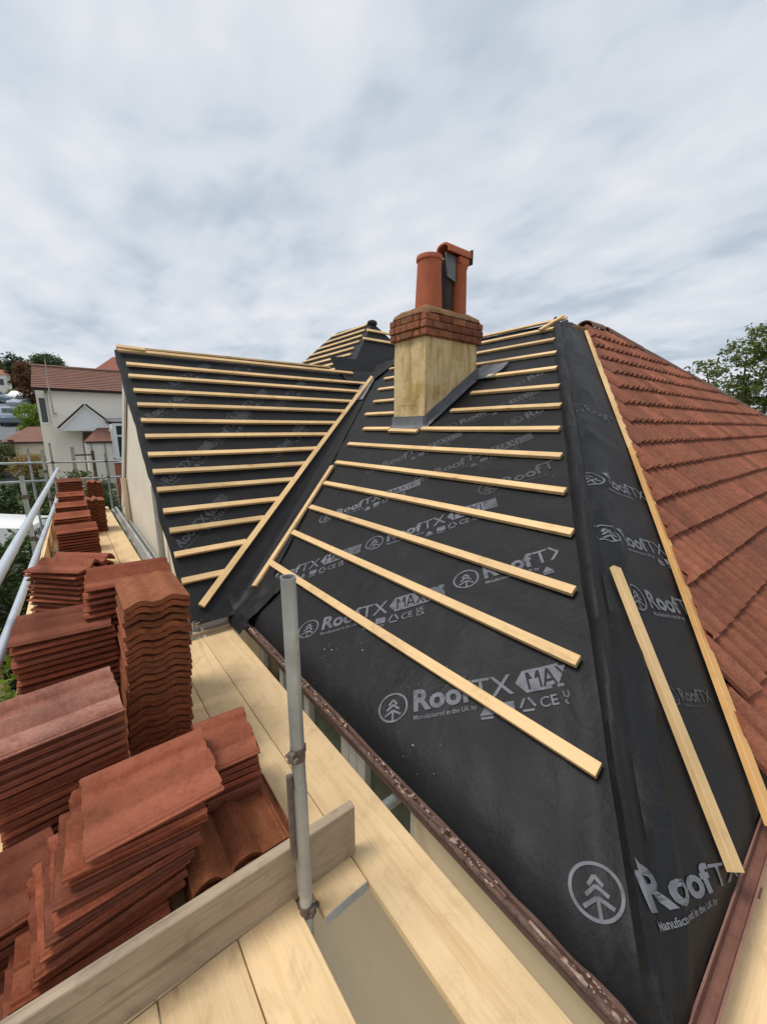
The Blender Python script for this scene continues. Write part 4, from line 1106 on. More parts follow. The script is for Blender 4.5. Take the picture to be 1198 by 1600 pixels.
# weathered toe board on edge across the deck
me = box_mesh(-0.73, 0.73, -0.019, 0.019, 0, 0.232, 0.003); me.materials.append(M['grey_board'])
tag(link('toe_board', me, None, None, (-0.005, 1.140, DZ + 0.002), (0, 0, R_(-2.0))), 'weathered grey toe board on edge in front of the tile stacks', 'toe board')
me = box_mesh(-4.2, 4.2, -0.019, 0.019, 0, 0.225, 0.003); me.materials.append(M['board'])
tag(link('toe_board', me, None, None, (-0.33, 7.8, DZ + 0.002), (0, 0, R_(89))), 'pale toe board on edge outside the distant tile stacks', 'toe board')

def coupler_mesh():
    bm = bmesh.new()
    lathe(bm, [(0.028, -0.035), (0.0335, -0.033), (0.034, 0.0), (0.0335, 0.033), (0.028, 0.035)], (0, 0), 14)
    bx(bm, 0.025, 0.050, -0.018, 0.018, -0.026, 0.026, 0.004)
    bx(bm, -0.045, -0.028, -0.012, 0.012, -0.02, 0.02, 0.003)
    ring_tube(bm, [(0.042, -0.032, 0.0), (0.042, 0.040, 0.0)], 0.007, 8)
    ring_tube(bm, [(0.042, 0.026, 0.0), (0.042, 0.038, 0.0)], 0.014, 6)
    return finish(bm, 40)
CPL = coupler_mesh(); CPL.materials.append(M['rust'])
def standard(label, x, y, z0, z1, couplers=(), lean=(0, 0), group=None, m='tube'):
    e_ = empty('scaffold_standard', (x, y, z0), label, 'scaffold pole', group)
    tube('pole', M[m], e_, (0, 0, 0), (lean[0], lean[1], z1 - z0), 0.0225)
    for zc, rz_ in couplers:
        s = (zc - z0) / (z1 - z0)
        link('coupler', CPL, None, e_, (lean[0] * s, lean[1] * s, zc - z0), (0, 0, rz_)).scale = (0.72, 0.72, 0.75)
    return e_
st0 = standard('thick grey scaffold upright standing by the end of the grey toe board', 0.487, 1.050, -4.6, -0.425, ((-1.03, R_(200)), (-1.685, R_(-60))), (-0.02, -0.01))
me_sl = None
tube('joint_sleeve', M['tube'], st0, (-0.0155, -0.006, 2.99), (-0.017, -0.007, 3.44), 0.0250)
link('sleeve_clip', box_mesh(-0.045, -0.027, -0.008, 0.008, -0.26, 0.08, 0.003), M['rust'], st0, (-0.014, -0.006, 3.42))
# guard rails, running slightly skew to the deck
g1 = tag(tube('guard_rail', M['alu'], None, (-0.395, 0.4, -0.70), (-0.13, 9.2, -0.70), 0.0255), 'upper pale guard rail along the left of the scaffold', 'scaffold rail', 'guard rails along the left edge')
g2 = tag(tube('guard_rail', M['alu'], None, (-0.50, 0.4, -1.20), (-0.185, 9.5, -1.20), 0.0255), 'lower pale guard rail along the left of the scaffold', 'scaffold rail', 'guard rails along the left edge')
standard('pale upright behind the guard rails at the left frame edge', -0.52, 3.30, -4.6, -0.62, ((-0.72, 0.3), (-1.22, 0.3)), (0, 0), 'outer scaffold uprights', 'alu')
standard('nearest pale upright low at the left frame edge', -0.50, 2.15, -4.6, -1.12, ((-1.22, 0.3),), (0, 0), 'outer scaffold uprights', 'alu')
standard('grey outer upright halfway along the guard rails', -0.40, 5.8, -4.6, -0.50, ((-0.73, 0.3), (-1.2, 0.3)), (0, 0), 'outer scaffold uprights')
standard('grey outer upright near the far end of the guard rails', -0.30, 9.0, -4.6, -0.35, ((-0.72, 0.3), (-1.2, 0.3)), (0, 0), 'outer scaffold uprights')
standard('tall grey upright at the far left corner of the scaffold', -0.24, 11.5, -4.6, -0.30, ((-0.73, 0.3), (-1.1, 0.3)), (0, 0), 'outer scaffold uprights')
standard('grey upright beyond the far corner on the left', -0.62, 11.6, -4.6, -0.42, ((-0.73, 0.3),), (0, 0), 'outer scaffold uprights')
standard('grey upright at the far end beside the cream gable', 0.74, 11.5, -4.6, -0.55, ((-0.75, 0.3), (-1.12, 0.3)), (0, 0), 'outer scaffold uprights')
tag(tube('end_rail', M['tube'], None, (-2.6, 11.54, -0.68), (1.0, 11.54, -0.76), 0.0242), 'upper grey cross rail at the far end of the scaffold', 'scaffold rail', 'cross rails at the far end')
tag(tube('end_rail', M['tube'], None, (-2.6, 11.54, -1.10), (1.0, 11.54, -1.14), 0.0242), 'lower grey cross rail at the far end of the scaffold', 'scaffold rail', 'cross rails at the far end')
# transoms and ledgers under the boards
tag(tube('transom', M['tube'], None, (-0.55, 1.13, -1.767), (0.70, 1.13, -1.767), 0.0242), 'grey transom tube under the cut board ends at the gap', 'scaffold tube', 'scaffold tubes under the deck')
tag(tube('transom', M['tube'], None, (0.55, 1.235, -1.775), (1.168, 1.235, -1.775), 0.0265), 'grey tube reaching from the deck to the tan wall', 'scaffold tube', 'scaffold tubes under the deck')
for y, l in ((2.6, 'grey transom tube under the deck near the window'), (4.8, 'grey transom tube under the deck at the wing'), (7.5, 'grey transom tube under the middle of the far walkway'), (10.4, 'grey transom tube under the end of the far walkway')):
    tag(tube('transom', M['tube'], None, (-0.55, y, -1.767), (0.66, y, -1.767), 0.0242), l, 'scaffold tube', 'scaffold tubes under the deck')
tag(tube('ledger', M['tube'], None, (0.68, 3.65, -1.80), (0.70, 10.8, -1.80), 0.0242), 'grey ledger tube in the gap beside the gable wall', 'scaffold tube', 'scaffold tubes under the deck')
tag(tube('brace', M['tube'], None, (0.655, 4.5, -1.55), (0.69, 9.8, -1.60), 0.0242), 'grey tube lying along the gap at the foot of the gable', 'scaffold tube', 'scaffold tubes under the deck')
# metal edge strip under the cut boards
tag(link('ladder', None), 'grey aluminium ladder lying in the gap beside the gable wall', 'ladder')
lad = bpy.data.objects['ladder']; lad.location = (0.70, 5.0, -1.63)
for dx_ in (-0.045, 0.045):
    link('stile', box_mesh(-0.012, 0.012, 0, 4.2, -0.035, 0.035, 0.003), M['drain'], lad, (dx_ - 0.005, 0, 0), (0, 0, R_(-0.3)))
rung = box_mesh(-0.033, 0.033, -0.014, 0.014, -0.014, 0.014, 0.003); rung.materials.append(M['drain'])
for k in range(16): link('rung', rung, None, lad, (-0.005, 0.15 + k * 0.26, 0))

# ------------------------------------------------------------------ stacks of loose tiles
TM = []
for s in range(4):
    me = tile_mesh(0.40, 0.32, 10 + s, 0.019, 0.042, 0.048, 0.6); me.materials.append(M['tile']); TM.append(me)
TV = []
for s in range(3):
    me = tile_mesh(0.40, 0.32, 60 + s, 0.0265, 0.023, 0.072, 0.8, True); me.materials.append(M['tile_brown']); TV.append(me)
TDUST = tile_mesh(0.40, 0.32, 77, 0.020, 0.046, 0.050, 0.6); TDUST.materials.append(M['tile_dusty'])
TB = []
for s in range(2):
    me = tile_mesh(0.40, 0.33, 30 + s); me.materials.append(M['tile_brown']); TB.append(me)
CUT = tile_mesh(0.21, 0.32, 40); CUT.materials.append(M['tile'])
PITCH = 0.0345
ORD = ['top', 'second', 'third', 'fourth', 'fifth', 'sixth', 'seventh', 'eighth', 'ninth', 'tenth', 'eleventh', 'twelfth', 'thirteenth', 'fourteenth', 'fifteenth', 'sixteenth', 'seventeenth',
       'eighteenth', 'nineteenth', 'twentieth', 'twenty-first', 'twenty-second', 'twenty-third', 'twenty-fourth', 'twenty-fifth', 'twenty-sixth', 'twenty-seventh']
def stack(cx, cy, z0, n, rot, body, top, group, drift=(0, 0), meshes=None, jit=1.0, scale=(1, 1), top_dz=0.0, top_rot=0.0, rotfn=None, pitch=PITCH, top_mesh=None, top_lean=0.0):
    for k in range(n):
        s = k / max(1, n - 1)
        me = random.choice(meshes or TM)
        x = cx + drift[0] * (1 - s) + random.uniform(-.007, .007) * jit; y = cy + drift[1] * (1 - s) + random.uniform(-.007, .007) * jit
        rz_ = R_(rot + random.uniform(-1.4, 1.4) * jit) + (R_(rotfn(s)) if rotfn else 0)
        last = k == n - 1
        if last and top_mesh: me = top_mesh
        o = link('roof_tile', me, None, None, (x, y, z0 + k * pitch + random.uniform(-.0015, .0015)), (random.uniform(-.012, .012) * jit, random.uniform(-.010, .010) * jit, rz_))
        o.scale = (scale[0], scale[1], random.choice((0.9, 1.0, 1.0)))
        if last:
            o.location.z += top_dz; o.rotation_euler.z += R_(top_rot); o.rotation_euler.x += R_(top_lean)
        tag(o, top if last else ORD[n - 1 - k] + ' tile from the top of ' + body, 'roof tile', group)
Z0 = DZ + 0.004
# A: the loose fan of tiles right behind the grey toe board
stack(0.085, 1.47, Z0 + 0.11, 10, -2, 'the sliding red fan behind the grey toe board', 'greyish red tile on top of the sliding fan behind the grey toe board', 'tiles in the fanned front stack', (-0.19, -0.05), None, 2.0, (1.0, 1.08), 0.008, 6, lambda s: 5 * math.sin(s * 5))
stack(-0.115, 1.375, Z0, 3, 0, 'the three tiles beneath the fan at the toe board', 'dusty red tile third from the bottom of the fan behind the toe board', 'bottom tiles of the fanned front stack', (-0.03, 0), None, 1.2, (1.06, 1.0))
# B: left stack with pinkish top tile
stack(-0.165, 1.98, Z0, 16, 3, 'the left stack under the pinkish top tile', 'pinkish dusty tile on top of the left stack at the frame edge', 'tiles in the left stack', (0.0, 0.0), None, 1.1, (1.05, 1.05), 0.020, 3, None, PITCH, TDUST, 5.0)
stack(-0.40, 1.60, Z0, 6, 4, 'the low left stack half outside the frame', 'mossy red tile topping the low left stack at the bottom left edge', 'tiles in the low left stack', (0, 0), None, 1.4, (1.0, 1.0), 0, 3)
# C
stack(-0.118, 2.62, Z0, 20, -2, 'the square red stack left of the tall stack', 'orange red tile on top of the square stack left of the tall stack', 'tiles in the square stack', (0.02, 0), None, 1.0, (1.05, 1.0), 0, -2)
# V
stack(0.262, 2.265, Z0, 26, 89, 'the tall brown stack with wavy tile ends', 'bright orange tile topping the tall upright stack', 'tiles in the tall upright stack', (-0.062, -0.02), TV, 0.8, (1.0, 0.88), 0, 2)
# E behind V
stack(0.215, 2.69, Z0, 25, -3, 'the red stack behind the tall one', 'pale red tile on top of the stack behind the tall upright stack', 'tiles in the stack behind the tall one', (-0.15, 0), None, 1.3, (1.04, 1.0), 0.004, -2)
# D
stack(-0.06, 3.42, Z0, 23, -47, 'the twisted dark red stack by the rails', 'ridged red tile on top of the twisted stack by the guard rails', 'tiles in the twisted stack', (-0.03, 0.0), None, 1.3, (1, 1), 0.004, 3)
# distant column
for i, (x, y, n, r, b, t_) in enumerate([
        (-0.005, 6.02, 15, 1, 'the first distant stack along the walkway', 'top tile of the first distant stack along the walkway'),
        (-0.03, 7.0, 15, -1, 'the second distant stack along the walkway', 'top tile of the second distant stack along the walkway'),
        (-0.02, 8.0, 15, 2, 'the third distant stack along the walkway', 'top tile of the third distant stack along the walkway'),
        (-0.01, 9.0, 16, -2, 'the fourth distant stack along the walkway', 'top tile of the fourth distant stack along the walkway'),
        (0.00, 10.2, 20, 1, 'the farthest red stack along the walkway', 'mossy top tile of the farthest stack along the walkway')]):
    stack(x, y, Z0, n, r, b, t_, 'tiles in the distant stacks along the walkway', (0, 0), None, 1.0)
stack(0.29, 8.25, Z0, 16, 90, 'the distant brown stack right of the row', 'mossy tile topping the distant stack right of the row', 'tiles in the distant right-hand stack', (0, 0), TB, 0.8, (1, 0.8))
stack(0.40, 10.3, Z0, 18, 90, 'the farthest right-hand brown stack', 'top tile of the farthest right-hand stack by the end rail', 'tiles in the farthest right-hand stack', (0, 0), TB, 0.8, (1, 0.8))
# F: low stack at the right end of the toe board
stack(0.325, 1.405, Z0, 5, 88, 'the low brown stack beside the pole', 'brown mossy tile with rolls running to the toe board, topping the low stack', 'tiles in the low stack beside the pole', (-0.015, 0), TB, 1.4, (1, 1.06), 0, 1)
stack(0.455, 1.43, Z0, 3, 87, 'the narrow stack edging the low brown stack', 'mottled brown tile at the right edge of the low stack by the pole', 'tiles at the right edge of the low stack', (0, 0), TB, 1.4, (1, 0.5))
stack(0.385, 1.62, Z0 + 0.175, 6, -6, 'the cut half tiles beside the fan', 'red cut half tile lying on the low stack beside the fan', 'cut half tiles beside the fan', (0.01, 0), [CUT], 1.2, (1.05, 1.0), 0, 1)
stack(0.40, 1.78, Z0, 5, -4, 'the red stack at the back of the low stack', 'red tile under the cut half tiles at the back of the low stack', 'tiles at the back of the low stack', (0, 0), None, 1.2, (0.62, 0.7))

# ------------------------------------------------------------------ vegetation
def leaf_crown(name, m, parent, blobs, n, size, seed, loc=(0, 0, 0), flat=0.6):
    """small leaf quads gathered in clumps filling several ellipsoids (cx,cy,cz,rx,ry,rz)"""
    rnd = random.Random(seed); verts = []; faces = []
    tot = sum(b[3] * b[4] * b[5] for b in blobs)
    for b in blobs:
        nb = int(n * b[3] * b[4] * b[5] / tot); cl_ = max(4, nb // 26)
        for c in range(cl_):
            while True:
                p = Vector((rnd.uniform(-1, 1), rnd.uniform(-1, 1), rnd.uniform(-1, 1)))
                if 0.25 < p.length < 1: break
            p = p.normalized() * (p.length ** 0.45)
            ctr = Vector((b[0] + p.x * b[3], b[1] + p.y * b[4], b[2] + p.z * b[5]))
            cs = size * rnd.uniform(2.0, 4.2)
            for k in range(26):
                q = ctr + Vector((rnd.gauss(0, cs * 0.5), rnd.gauss(0, cs * 0.5), rnd.gauss(0, cs * 0.5 * flat)))
                u = Vector((rnd.gauss(0, 1), rnd.gauss(0, 1), rnd.gauss(0, 0.7))).normalized(); t_ = Vector((rnd.gauss(0, 1), rnd.gauss(0, 1), rnd.gauss(0, 1)))
                v = u.cross(t_).normalized(); s = size * rnd.uniform(0.6, 1.25)
                i0 = len(verts)
                verts += [q - u * s, q + v * s * 0.42, q + u * s, q - v * s * 0.42]; faces.append((i0, i0 + 1, i0 + 2, i0 + 3))
    me = bpy.data.meshes.new('mesh'); me.from_pydata([tuple(v) for v in verts], [], faces); me.materials.append(m)
    return link(name, me, None, parent, loc)
def branchy(name, parent, base, tips, r0, seed):
    rnd = random.Random(seed); bm = bmesh.new()
    for t_ in tips:
        p0, p1 = Vector(base), Vector(t_); pts = [p0 + (p1 - p0) * s + Vector((rnd.uniform(-1, 1), rnd.uniform(-1, 1), 0)) * 0.05 * (p1 - p0).length * math.sin(math.pi * s) for s in (0, .25, .5, .75, 1)]
        ring_tube(bm, pts, [r0, r0 * .8, r0 * .55, r0 * .35, r0 * .12], 7)
    return link(name, finish(bm, 60), M['trunk'], parent)
def bush(name, label, cat, x, y, zb, blobs, m, n, size, seed, group=None):
    e_ = empty(name, (x, y, zb), label, cat, group)
    leaf_crown('foliage', M[m], e_, blobs, n, size, seed)
    branchy('stems', e_, (0, 0, 0), [(b[0] * 0.8, b[1] * 0.8, b[2]) for b in blobs], 0.06, seed)
    return e_
def tree(label, x, y, zb, blobs, m, n, size, seed, r0=0.18, group=None):
    e_ = empty('tree', (x, y, zb), label, 'tree', group)
    leaf_crown('crown', M[m], e_, blobs, n, size, seed)
    branchy('trunk', e_, (0, 0, 0), [(b[0], b[1], b[2]) for b in blobs], r0, seed)
    return e_
# tree behind the tiled roof on the right
tz = ground_z(31, 5.5)
rt = tree('loose crowned green tree rising behind the tiled roof at the right', 31, 4.4, tz + 0.3, [
    (0.0, 0.3, 9.6, 1.8, 1.2, 0.75), (0.0, -0.8, 9.9, 1.8, 1.3, 0.9), (-0.4, 1.5, 8.7, 1.8, 1.0, 0.65), (-0.5, 3.2, 8.05, 1.5, 0.95, 0.45), (0.2, 2.2, 7.0, 1.8, 1.3, 0.6), (-0.3, 0.4, 8.0, 1.8, 1.0, 0.7), (0.3, 0.3, 6.6, 2.0, 1.6, 0.7),
    (0.0, 1.6, 5.7, 2.0, 1.8, 0.7), (0.4, -1.4, 7.0, 2.0, 1.3, 1.3), (0, -2.6, 8.8, 2.0, 1.4, 1.2)], 'leaf_tree', 15000, 0.12, 5, 0.22)
# garden greenery left of the scaffold
bush('laurel_bush', 'dense dark bush below the guard rails on the left', 'bush', -1.35, 6.2, -4.6, [(0, 0, 1.5, 0.85, 1.5, 1.35), (0.2, 1.0, 2.2, 0.6, 1.0, 0.8), (0.0, -1.2, 1.6, 0.8, 1.2, 1.2)], 'leaf_dark', 13000, 0.06, 11)
bush('laurel_bush', 'dark green bush behind the outer uprights', 'bush', -1.0, 9.2, -4.6, [(0, 0, 1.4, 0.7, 1.2, 1.2), (0.2, 0.6, 1.9, 0.5, 0.8, 0.8)], 'leaf', 7000, 0.07, 12)
bush('lime_bush', 'bright lime bush beneath the lower guard rail', 'bush', -0.80, 3.3, -4.6, [(0.0, 0, 2.60, 0.42, 0.7, 0.70), (0, 0, 1.2, 0.4, 0.6, 1.0)], 'leaf_lime', 6000, 0.045, 13)
bush('garden_shrub', 'mid green shrub behind the far end rails', 'shrub', -1.3, 17.5, ground_z(0, 17.5), [(0, 0, 1.1, 1.0, 1.0, 0.8), (0.6, 0.6, 1.5, 0.6, 0.6, 0.5), (-0.7, 0.3, 1.4, 0.6, 0.6, 0.6)], 'leaf', 6000, 0.07, 14)
bush('garden_shrub', 'light green shrub by the porch just beyond the tile stacks', 'shrub', 0.25, 15.0, ground_z(0, 15), [(0, 0, 2.2, 0.6, 0.5, 0.5), (0.35, 0, 1.6, 0.5, 0.5, 0.8), (-.3, 0, 1.5, .4, .4, .8)], 'leaf_olive', 4500, 0.06, 15)
bush('garden_shrub', 'small leafy shrub right of the farthest tile stack', 'shrub', 0.75, 13.2, ground_z(0, 13.2), [(0, 0, 2.4, 0.22, 0.3, 0.4), (0, 0, 1.2, 0.25, 0.3, 1.0)], 'leaf', 2500, 0.05, 16)
bush('garden_shrub', 'rounded olive shrub at the left frame edge below the garage', 'shrub', -2.75, 27.5, ground_z(0, 27.5), [(0, 0, 0.9, 0.75, 0.8, 0.9)], 'leaf_olive', 4000, 0.08, 17)
bush('garden_shrub', 'straw coloured shrub in front of the garage wall', 'shrub', -1.2, 26.5, ground_z(0, 26.5), [(0, 0, 0.9, 0.75, 0.6, 0.35), (-.5, 0, .6, .5, .5, .5)], 'leaf_tan', 3500, 0.07, 18)
bush('clipped_hedge', 'bright lime hedge behind the brown garage roof', 'hedge', -1.1, 36.5, ground_z(0, 36.5), [(-0.3, 0, 2.2, 0.95, 0.8, 0.75), (0.5, 0, 1.9, 0.7, 0.8, 0.8), (0, 0, 1.0, 1.1, .8, 1.0)], 'leaf_lime', 7000, 0.09, 19)
tree('dark evergreen tree rising behind the neighbouring brown roof', 0.0, 60, ground_z(0, 60) - 0.8, [(-0.2, 0, 6.4, 1.3, 1.5, 0.9), (0.3, 0, 5.2, 1.7, 1.5, 1.1), (-.8, 0, 5.8, .7, 1, .7)], 'leaf', 8000, 0.14, 21)
tree('dark brown green tree left of the neighbouring roof', -2.3, 66, ground_z(0, 66), [(0, 0, 3.9, 1.25, 1.2, 1.6), (0.2, 0, 2.2, 1.3, 1.2, 1.6)], 'leaf_red', 5000, 0.16, 22)
tree('slim dark tree far up the hill', -5.0, 96, ground_z(0, 96) - 2.2, [(0, 0, 6.0, 0.9, 1, 1.4), (0.2, 0, 4.2, 1.2, 1, 1.2)], 'leaf_dark', 4000, 0.22, 23)
tree('rounded green tree on the hill at the left frame edge', -8.2, 105, ground_z(0, 105), [(0, 0, 3.2, 2.6, 2, 2.0), (2.4, 0, 2.6, 2.0, 2, 1.5)], 'leaf', 6000, 0.25, 24)
tree('green hillside tree behind the white cottage', -5.5, 112, ground_z(0, 112), [(0, 0, 2.4, 3.4, 2, 2.0)], 'leaf', 5000, 0.25, 25)
bush('clipped_hedge', 'rusty hedge beside the white cottage', 'hedge', -3.6, 82, ground_z(0, 82), [(0, 0, 0.9, 1.1, 1.0, 0.6)], 'leaf_red', 2500, 0.14, 26)
bush('clipped_hedge', 'small green hedge at the roadside beyond the parked cars', 'hedge', -4.2, 77, ground_z(0, 77) , [(0, 0, 0.8, 0.7, 0.8, 0.8)], 'leaf_lime', 2500, 0.14, 27)
# far wood on the hill
leaf_crown('far_wood', M['leaf_dark'], None, [(-40 + 8 * k, 150 + 6 * (k % 3), ground_z(0, 150) + 3.5 + (k * 7 % 4), 5.5, 4, 4.0 + (k * 5 % 3)) for k in range(5)] + [(30 + 9 * k, 150 + 6 * (k % 3), ground_z(0, 150) + 2.5 + (k * 7 % 4), 6, 4, 4.0) for k in range(8)], 16000, 0.5, 41)
tag(bpy.data.objects['far_wood'], 'far dark woodland on the brow of the hill', kind='stuff')

# ------------------------------------------------------------------ neighbouring house
NY = 22.0; NGZ = ground_z(0, NY)
nh = empty('neighbour_house', (-0.25, NY, NGZ), 'cream neighbouring house with brown tiled roof and white gabled porch', 'house')
def nb(name, m, x0, x1, y0, y1, z0, z1, parent=None, bev=0.0):
    o = box(name, M[m] if isinstance(m, str) else m, nh, x0, x1, y0, y1, z0, z1, bev); o.location = Vector(o.location) - Vector(nh.location); return o
def nmesh(name, bm, m, smooth=None):
    return link(name, finish(bm, smooth), M[m], nh, tuple(-Vector(nh.location)))
nb('wall', 'render_white', -0.25, 9.0, NY, 30, NGZ - 0.5, 1.62)
nb('side_wall', 'render_white', -0.72, -0.26, NY + 3.0, 29, NGZ - 0.5, 1.80)
f_ = nb('window', 'white_frame', -0.68, -0.36, NY + 2.95, NY + 3.0, 0.2, 1.5)
box('pane', M['glass_dark'], f_, -0.11, 0.11, -0.035, -0.026, -0.55, 0.55)
bm = bmesh.new()
ze, zr = 1.62, 2.95
g = []
nrow = 13
for j in range(nrow):                                     # courses step down the slope
    s0, s1 = j / nrow, (j + 1) / nrow
    y0, y1 = 21.65 + 4.6 * s0, 21.65 + 4.6 * s1; z0_, z1_ = ze + (zr - ze) * s0, ze + (zr - ze) * s1
    poly(bm, [(-0.72, y0, z0_ + 0.03), (9.4, y0, z0_ + 0.03), (9.4, y1, z1_), (-0.72, y1, z1_)]); poly(bm, [(-0.72, y0, z0_ - 0.0), (9.4, y0, z0_ - 0.0), (9.4, y0, z0_ + 0.03), (-0.72, y0, z0_ + 0.03)])
poly(bm, [(-0.72, 26.25, zr), (9.4, 26.25, zr), (9.4, 30.8, ze), (-0.72, 30.8, ze)])
nmesh('roof', bm, 'brown_tile_roof')
bm = bmesh.new(); poly(bm, [(-0.40, 21.9, ze), (-0.40, 30.5, ze), (-0.40, 26.25, zr - 0.03)]); nmesh('gable', bm, 'render_white')
for k in range(18):
    o = link('ridge_tile', cap, None, nh); o.location = Vector((-0.5 + k * 0.55, 26.25, zr + 0.0)) - Vector(nh.location); o.scale = (1.25, 1, 1)
nb('fascia', 'pot_dark', -0.70, 9.3, 21.70, 21.73, ze - 0.10, ze - 0.005); nb('soffit', 'white_timber', -0.70, 9.3, 21.74, 21.99, ze - 0.09, ze - 0.06)
# porch: white gable with dark bargeboards on posts
bm = bmesh.new()
ax, az, lx, rx, bz = 0.90, 0.96, -0.02, 1.75, 0.02
poly(bm, [(lx + 0.06, 21.0, bz), (rx - 0.02, 21.0, bz), (ax, 21.0, az - 0.04)]); r_ = bmesh.ops.extrude_face_region(bm, geom=bm.faces[:])
for v in [q for q in r_['geom'] if isinstance(q, bmesh.types.BMVert)]: v.co.y += 0.98
nmesh('porch_gable', bm, 'white_frame')
def nstick(name, m, a, b, wd, th, up): o = stick(name, M[m], nh, a, b, wd, th, up); o.location = Vector(o.location) - Vector(nh.location); return o
nstick('bargeboard', 'pot_dark', (lx - 0.05, 20.95, bz - 0.02), (ax, 20.95, az), 0.12, 0.07, (0, 0, 1)); nstick('bargeboard', 'pot_dark', (ax, 20.95, az), (rx, 20.95, bz + 0.12), 0.12, 0.07, (0, 0, 1))
nstick('gutter', 'drain', (1.55, 20.9, 0.36), (2.6, 20.9, 0.40), 0.10, 0.08, (0, 0, 1))
nb('flat_roof', 'drain', 1.6, 4.5, 20.6, 21.98, 0.30, 0.38)
nb('porch_beam', 'white_frame', lx + 0.06, rx - 0.2, 20.98, 21.06, bz - 0.10, bz - 0.003)
nb('door', 'brown_timber', 0.72, 1.20, 21.90, 21.985, -2.3, -0.15)
nb('door_panel', 'render_white', 0.34, 0.66, 21.93, 21.985, -1.9, -0.35)
bm = bmesh.new()                                         # small lean-to roof
poly(bm, [(0.66, 20.2, -0.50), (1.62, 20.2, -0.50), (1.62, 21.2, 0.18), (1.35, 21.2, 0.18)]); poly(bm, [(0.66, 20.2, -0.50), (1.35, 21.2, 0.18), (1.35, 21.2, -0.5)])
nmesh('lean_to_roof', bm, 'brown_tile_roof')
nb('lean_to_fascia', 'pot_dark', 0.68, 1.62, 20.2, 20.24, -0.57, -0.505)
nb('lean_to_wall', 'render_white', 0.72, 1.60, 20.3, 21.9, NGZ - 0.3, -0.52)
for x in (0.86, 1.32): nb('timber_strip', 'drain', x, x + 0.05, 20.26, 20.295, -3.0, -0.58)
# bay window in white frames over orange brick
nb('bay_wall', 'brick_n', 1.62, 2.5, 20.1, 21.9, NGZ - 0.3, -1.42)
nb('bay_core', 'white_frame', 1.66, 2.5, 20.16, 21.9, -1.25, 0.20)
wf = nb('window', 'white_frame', 1.72, 2.42, 20.10, 20.155, -1.22, 0.22)
box('pane', M['glass_dark'], wf, -0.27, -0.05, -0.035, -0.029, -0.66, 0.18); box('pane', M['glass_dark'], wf, 0.02, 0.30, -0.035, -0.029, -0.66, 0.18)
box('pane', M['glass_dark'], wf, -0.27, -0.05, -0.035, -0.029, 0.25, 0.62); box('pane', M['glass_dark'], wf, 0.02, 0.30, -0.035, -0.029, 0.25, 0.62)
wf2 = nb('window', 'white_frame', 1.60, 1.655, 20.2, 21.6, -1.2, 0.0)
box('pane', M['glass_dark'], wf2, -0.034, -0.029, -0.6, 0.6, -0.48, 0.5)
nb('sill', 'white_frame', 1.56, 2.5, 20.04, 21.0, -1.40, -1.27)
# bracket and pole of an aerial on the wall
ae = empty('aerial_pole', (-0.15, 21.3, 0.6), 'thin leaning aerial pole in front of the brown roof', 'aerial')
bm = bmesh.new(); ring_tube(bm, [(0, 0, 0), (-0.02, 0, 1.2), (0.01, 0, 2.1)], [0.03, 0.028, 0.012], 7); link('mast', finish(bm, 50), M['pole_grey'], ae)
link('wall_bracket', box_mesh(-0.03, 0.10, -0.02, 0.65, -0.02, 0.02), M['drain'], ae, (0, 0, 0.02))
# brown handrail and post by the steps
fr = empty('handrail', (0.2, 18.6, ground_z(0, 18.6)), 'brown handrail with a grey post by the neighbour steps', 'handrail')
zb_ = -ground_z(0, 18.6)
link('post', box_mesh(-0.06, 0.06, -0.06, 0.06, 0, zb_ - 0.62, 0.01), M['pole_grey'], fr, (0.03, 0, 0)); link('post', box_mesh(-0.05, 0.05, -0.05, 0.05, 0, zb_ - 0.80, 0.01), M['brown_timber'], fr, (0.62, 0, 0))
link('rail', box_mesh(0.03, 0.62, -0.025, 0.025, zb_ - 0.98, zb_ - 0.92, 0.005), M['brown_timber'], fr)
# second red roof showing above the neighbour's ridge
h2 = empty('hipped_house', (5.5, 42, ground_z(0, 42)), 'house with red hipped roof showing above the brown ridge', 'house')
zz = -ground_z(0, 42)
link('wall', box_mesh(-3.0, 6, 0, 8, 0, zz + 4.2), M['render_white'], h2)
bm = bmesh.new(); A = [(-3.5, -0.4, zz + 4.15), (6.4, -0.4, zz + 4.15), (6.4, 8.4, zz + 4.15), (-3.5, 8.4, zz + 4.15)]; Bq = [(-0.9, 4, zz + 6.5), (3.8, 4, zz + 6.5)]
poly(bm, [A[0], A[1], Bq[1], Bq[0]]); poly(bm, [A[1], A[2], Bq[1]]); poly(bm, [A[2], A[3], Bq[0], Bq[1]]); poly(bm, [A[3], A[0], Bq[0]])
link('roof', finish(bm), simple('red_tile_roof', (0.27, 0.09, 0.055), 0.85, 0, 0.2, 3, 0.3), h2)
# garage with brown roof
ga = empty('garage', (-1.4, 30, ground_z(0, 30)), 'low pale garage with a flat brown roof beside the street', 'garage')
zg_ = -ground_z(0, 30)
link('wall', box_mesh(-0.85, 1.4, 0, 5, 0, zg_ - 0.72), M['render_cream'], ga)
bm = bmesh.new(); poly(bm, [(-1.25, -0.25, zg_ - 0.70), (1.6, -0.25, zg_ - 0.70), (1.6, 3.4, zg_ + 0.12), (-0.2, 3.4, zg_ + 0.12)]); poly(bm, [(-1.25, -0.25, zg_ - 0.70), (-0.2, 3.4, zg_ + 0.12), (-0.2, 5.2, zg_ - 0.70)])
link('roof', finish(bm), M['brown_tile_roof'], ga)
link('fascia', box_mesh(-1.2, 1.55, -0.27, -0.255, zg_ - 0.80, zg_ - 0.705), M['pot_dark'], ga)
link('vent', box_mesh(0.55, 0.75, -0.02, 0.0, zg_ - 1.15, zg_ - 0.85), M['brown_timber'], ga)
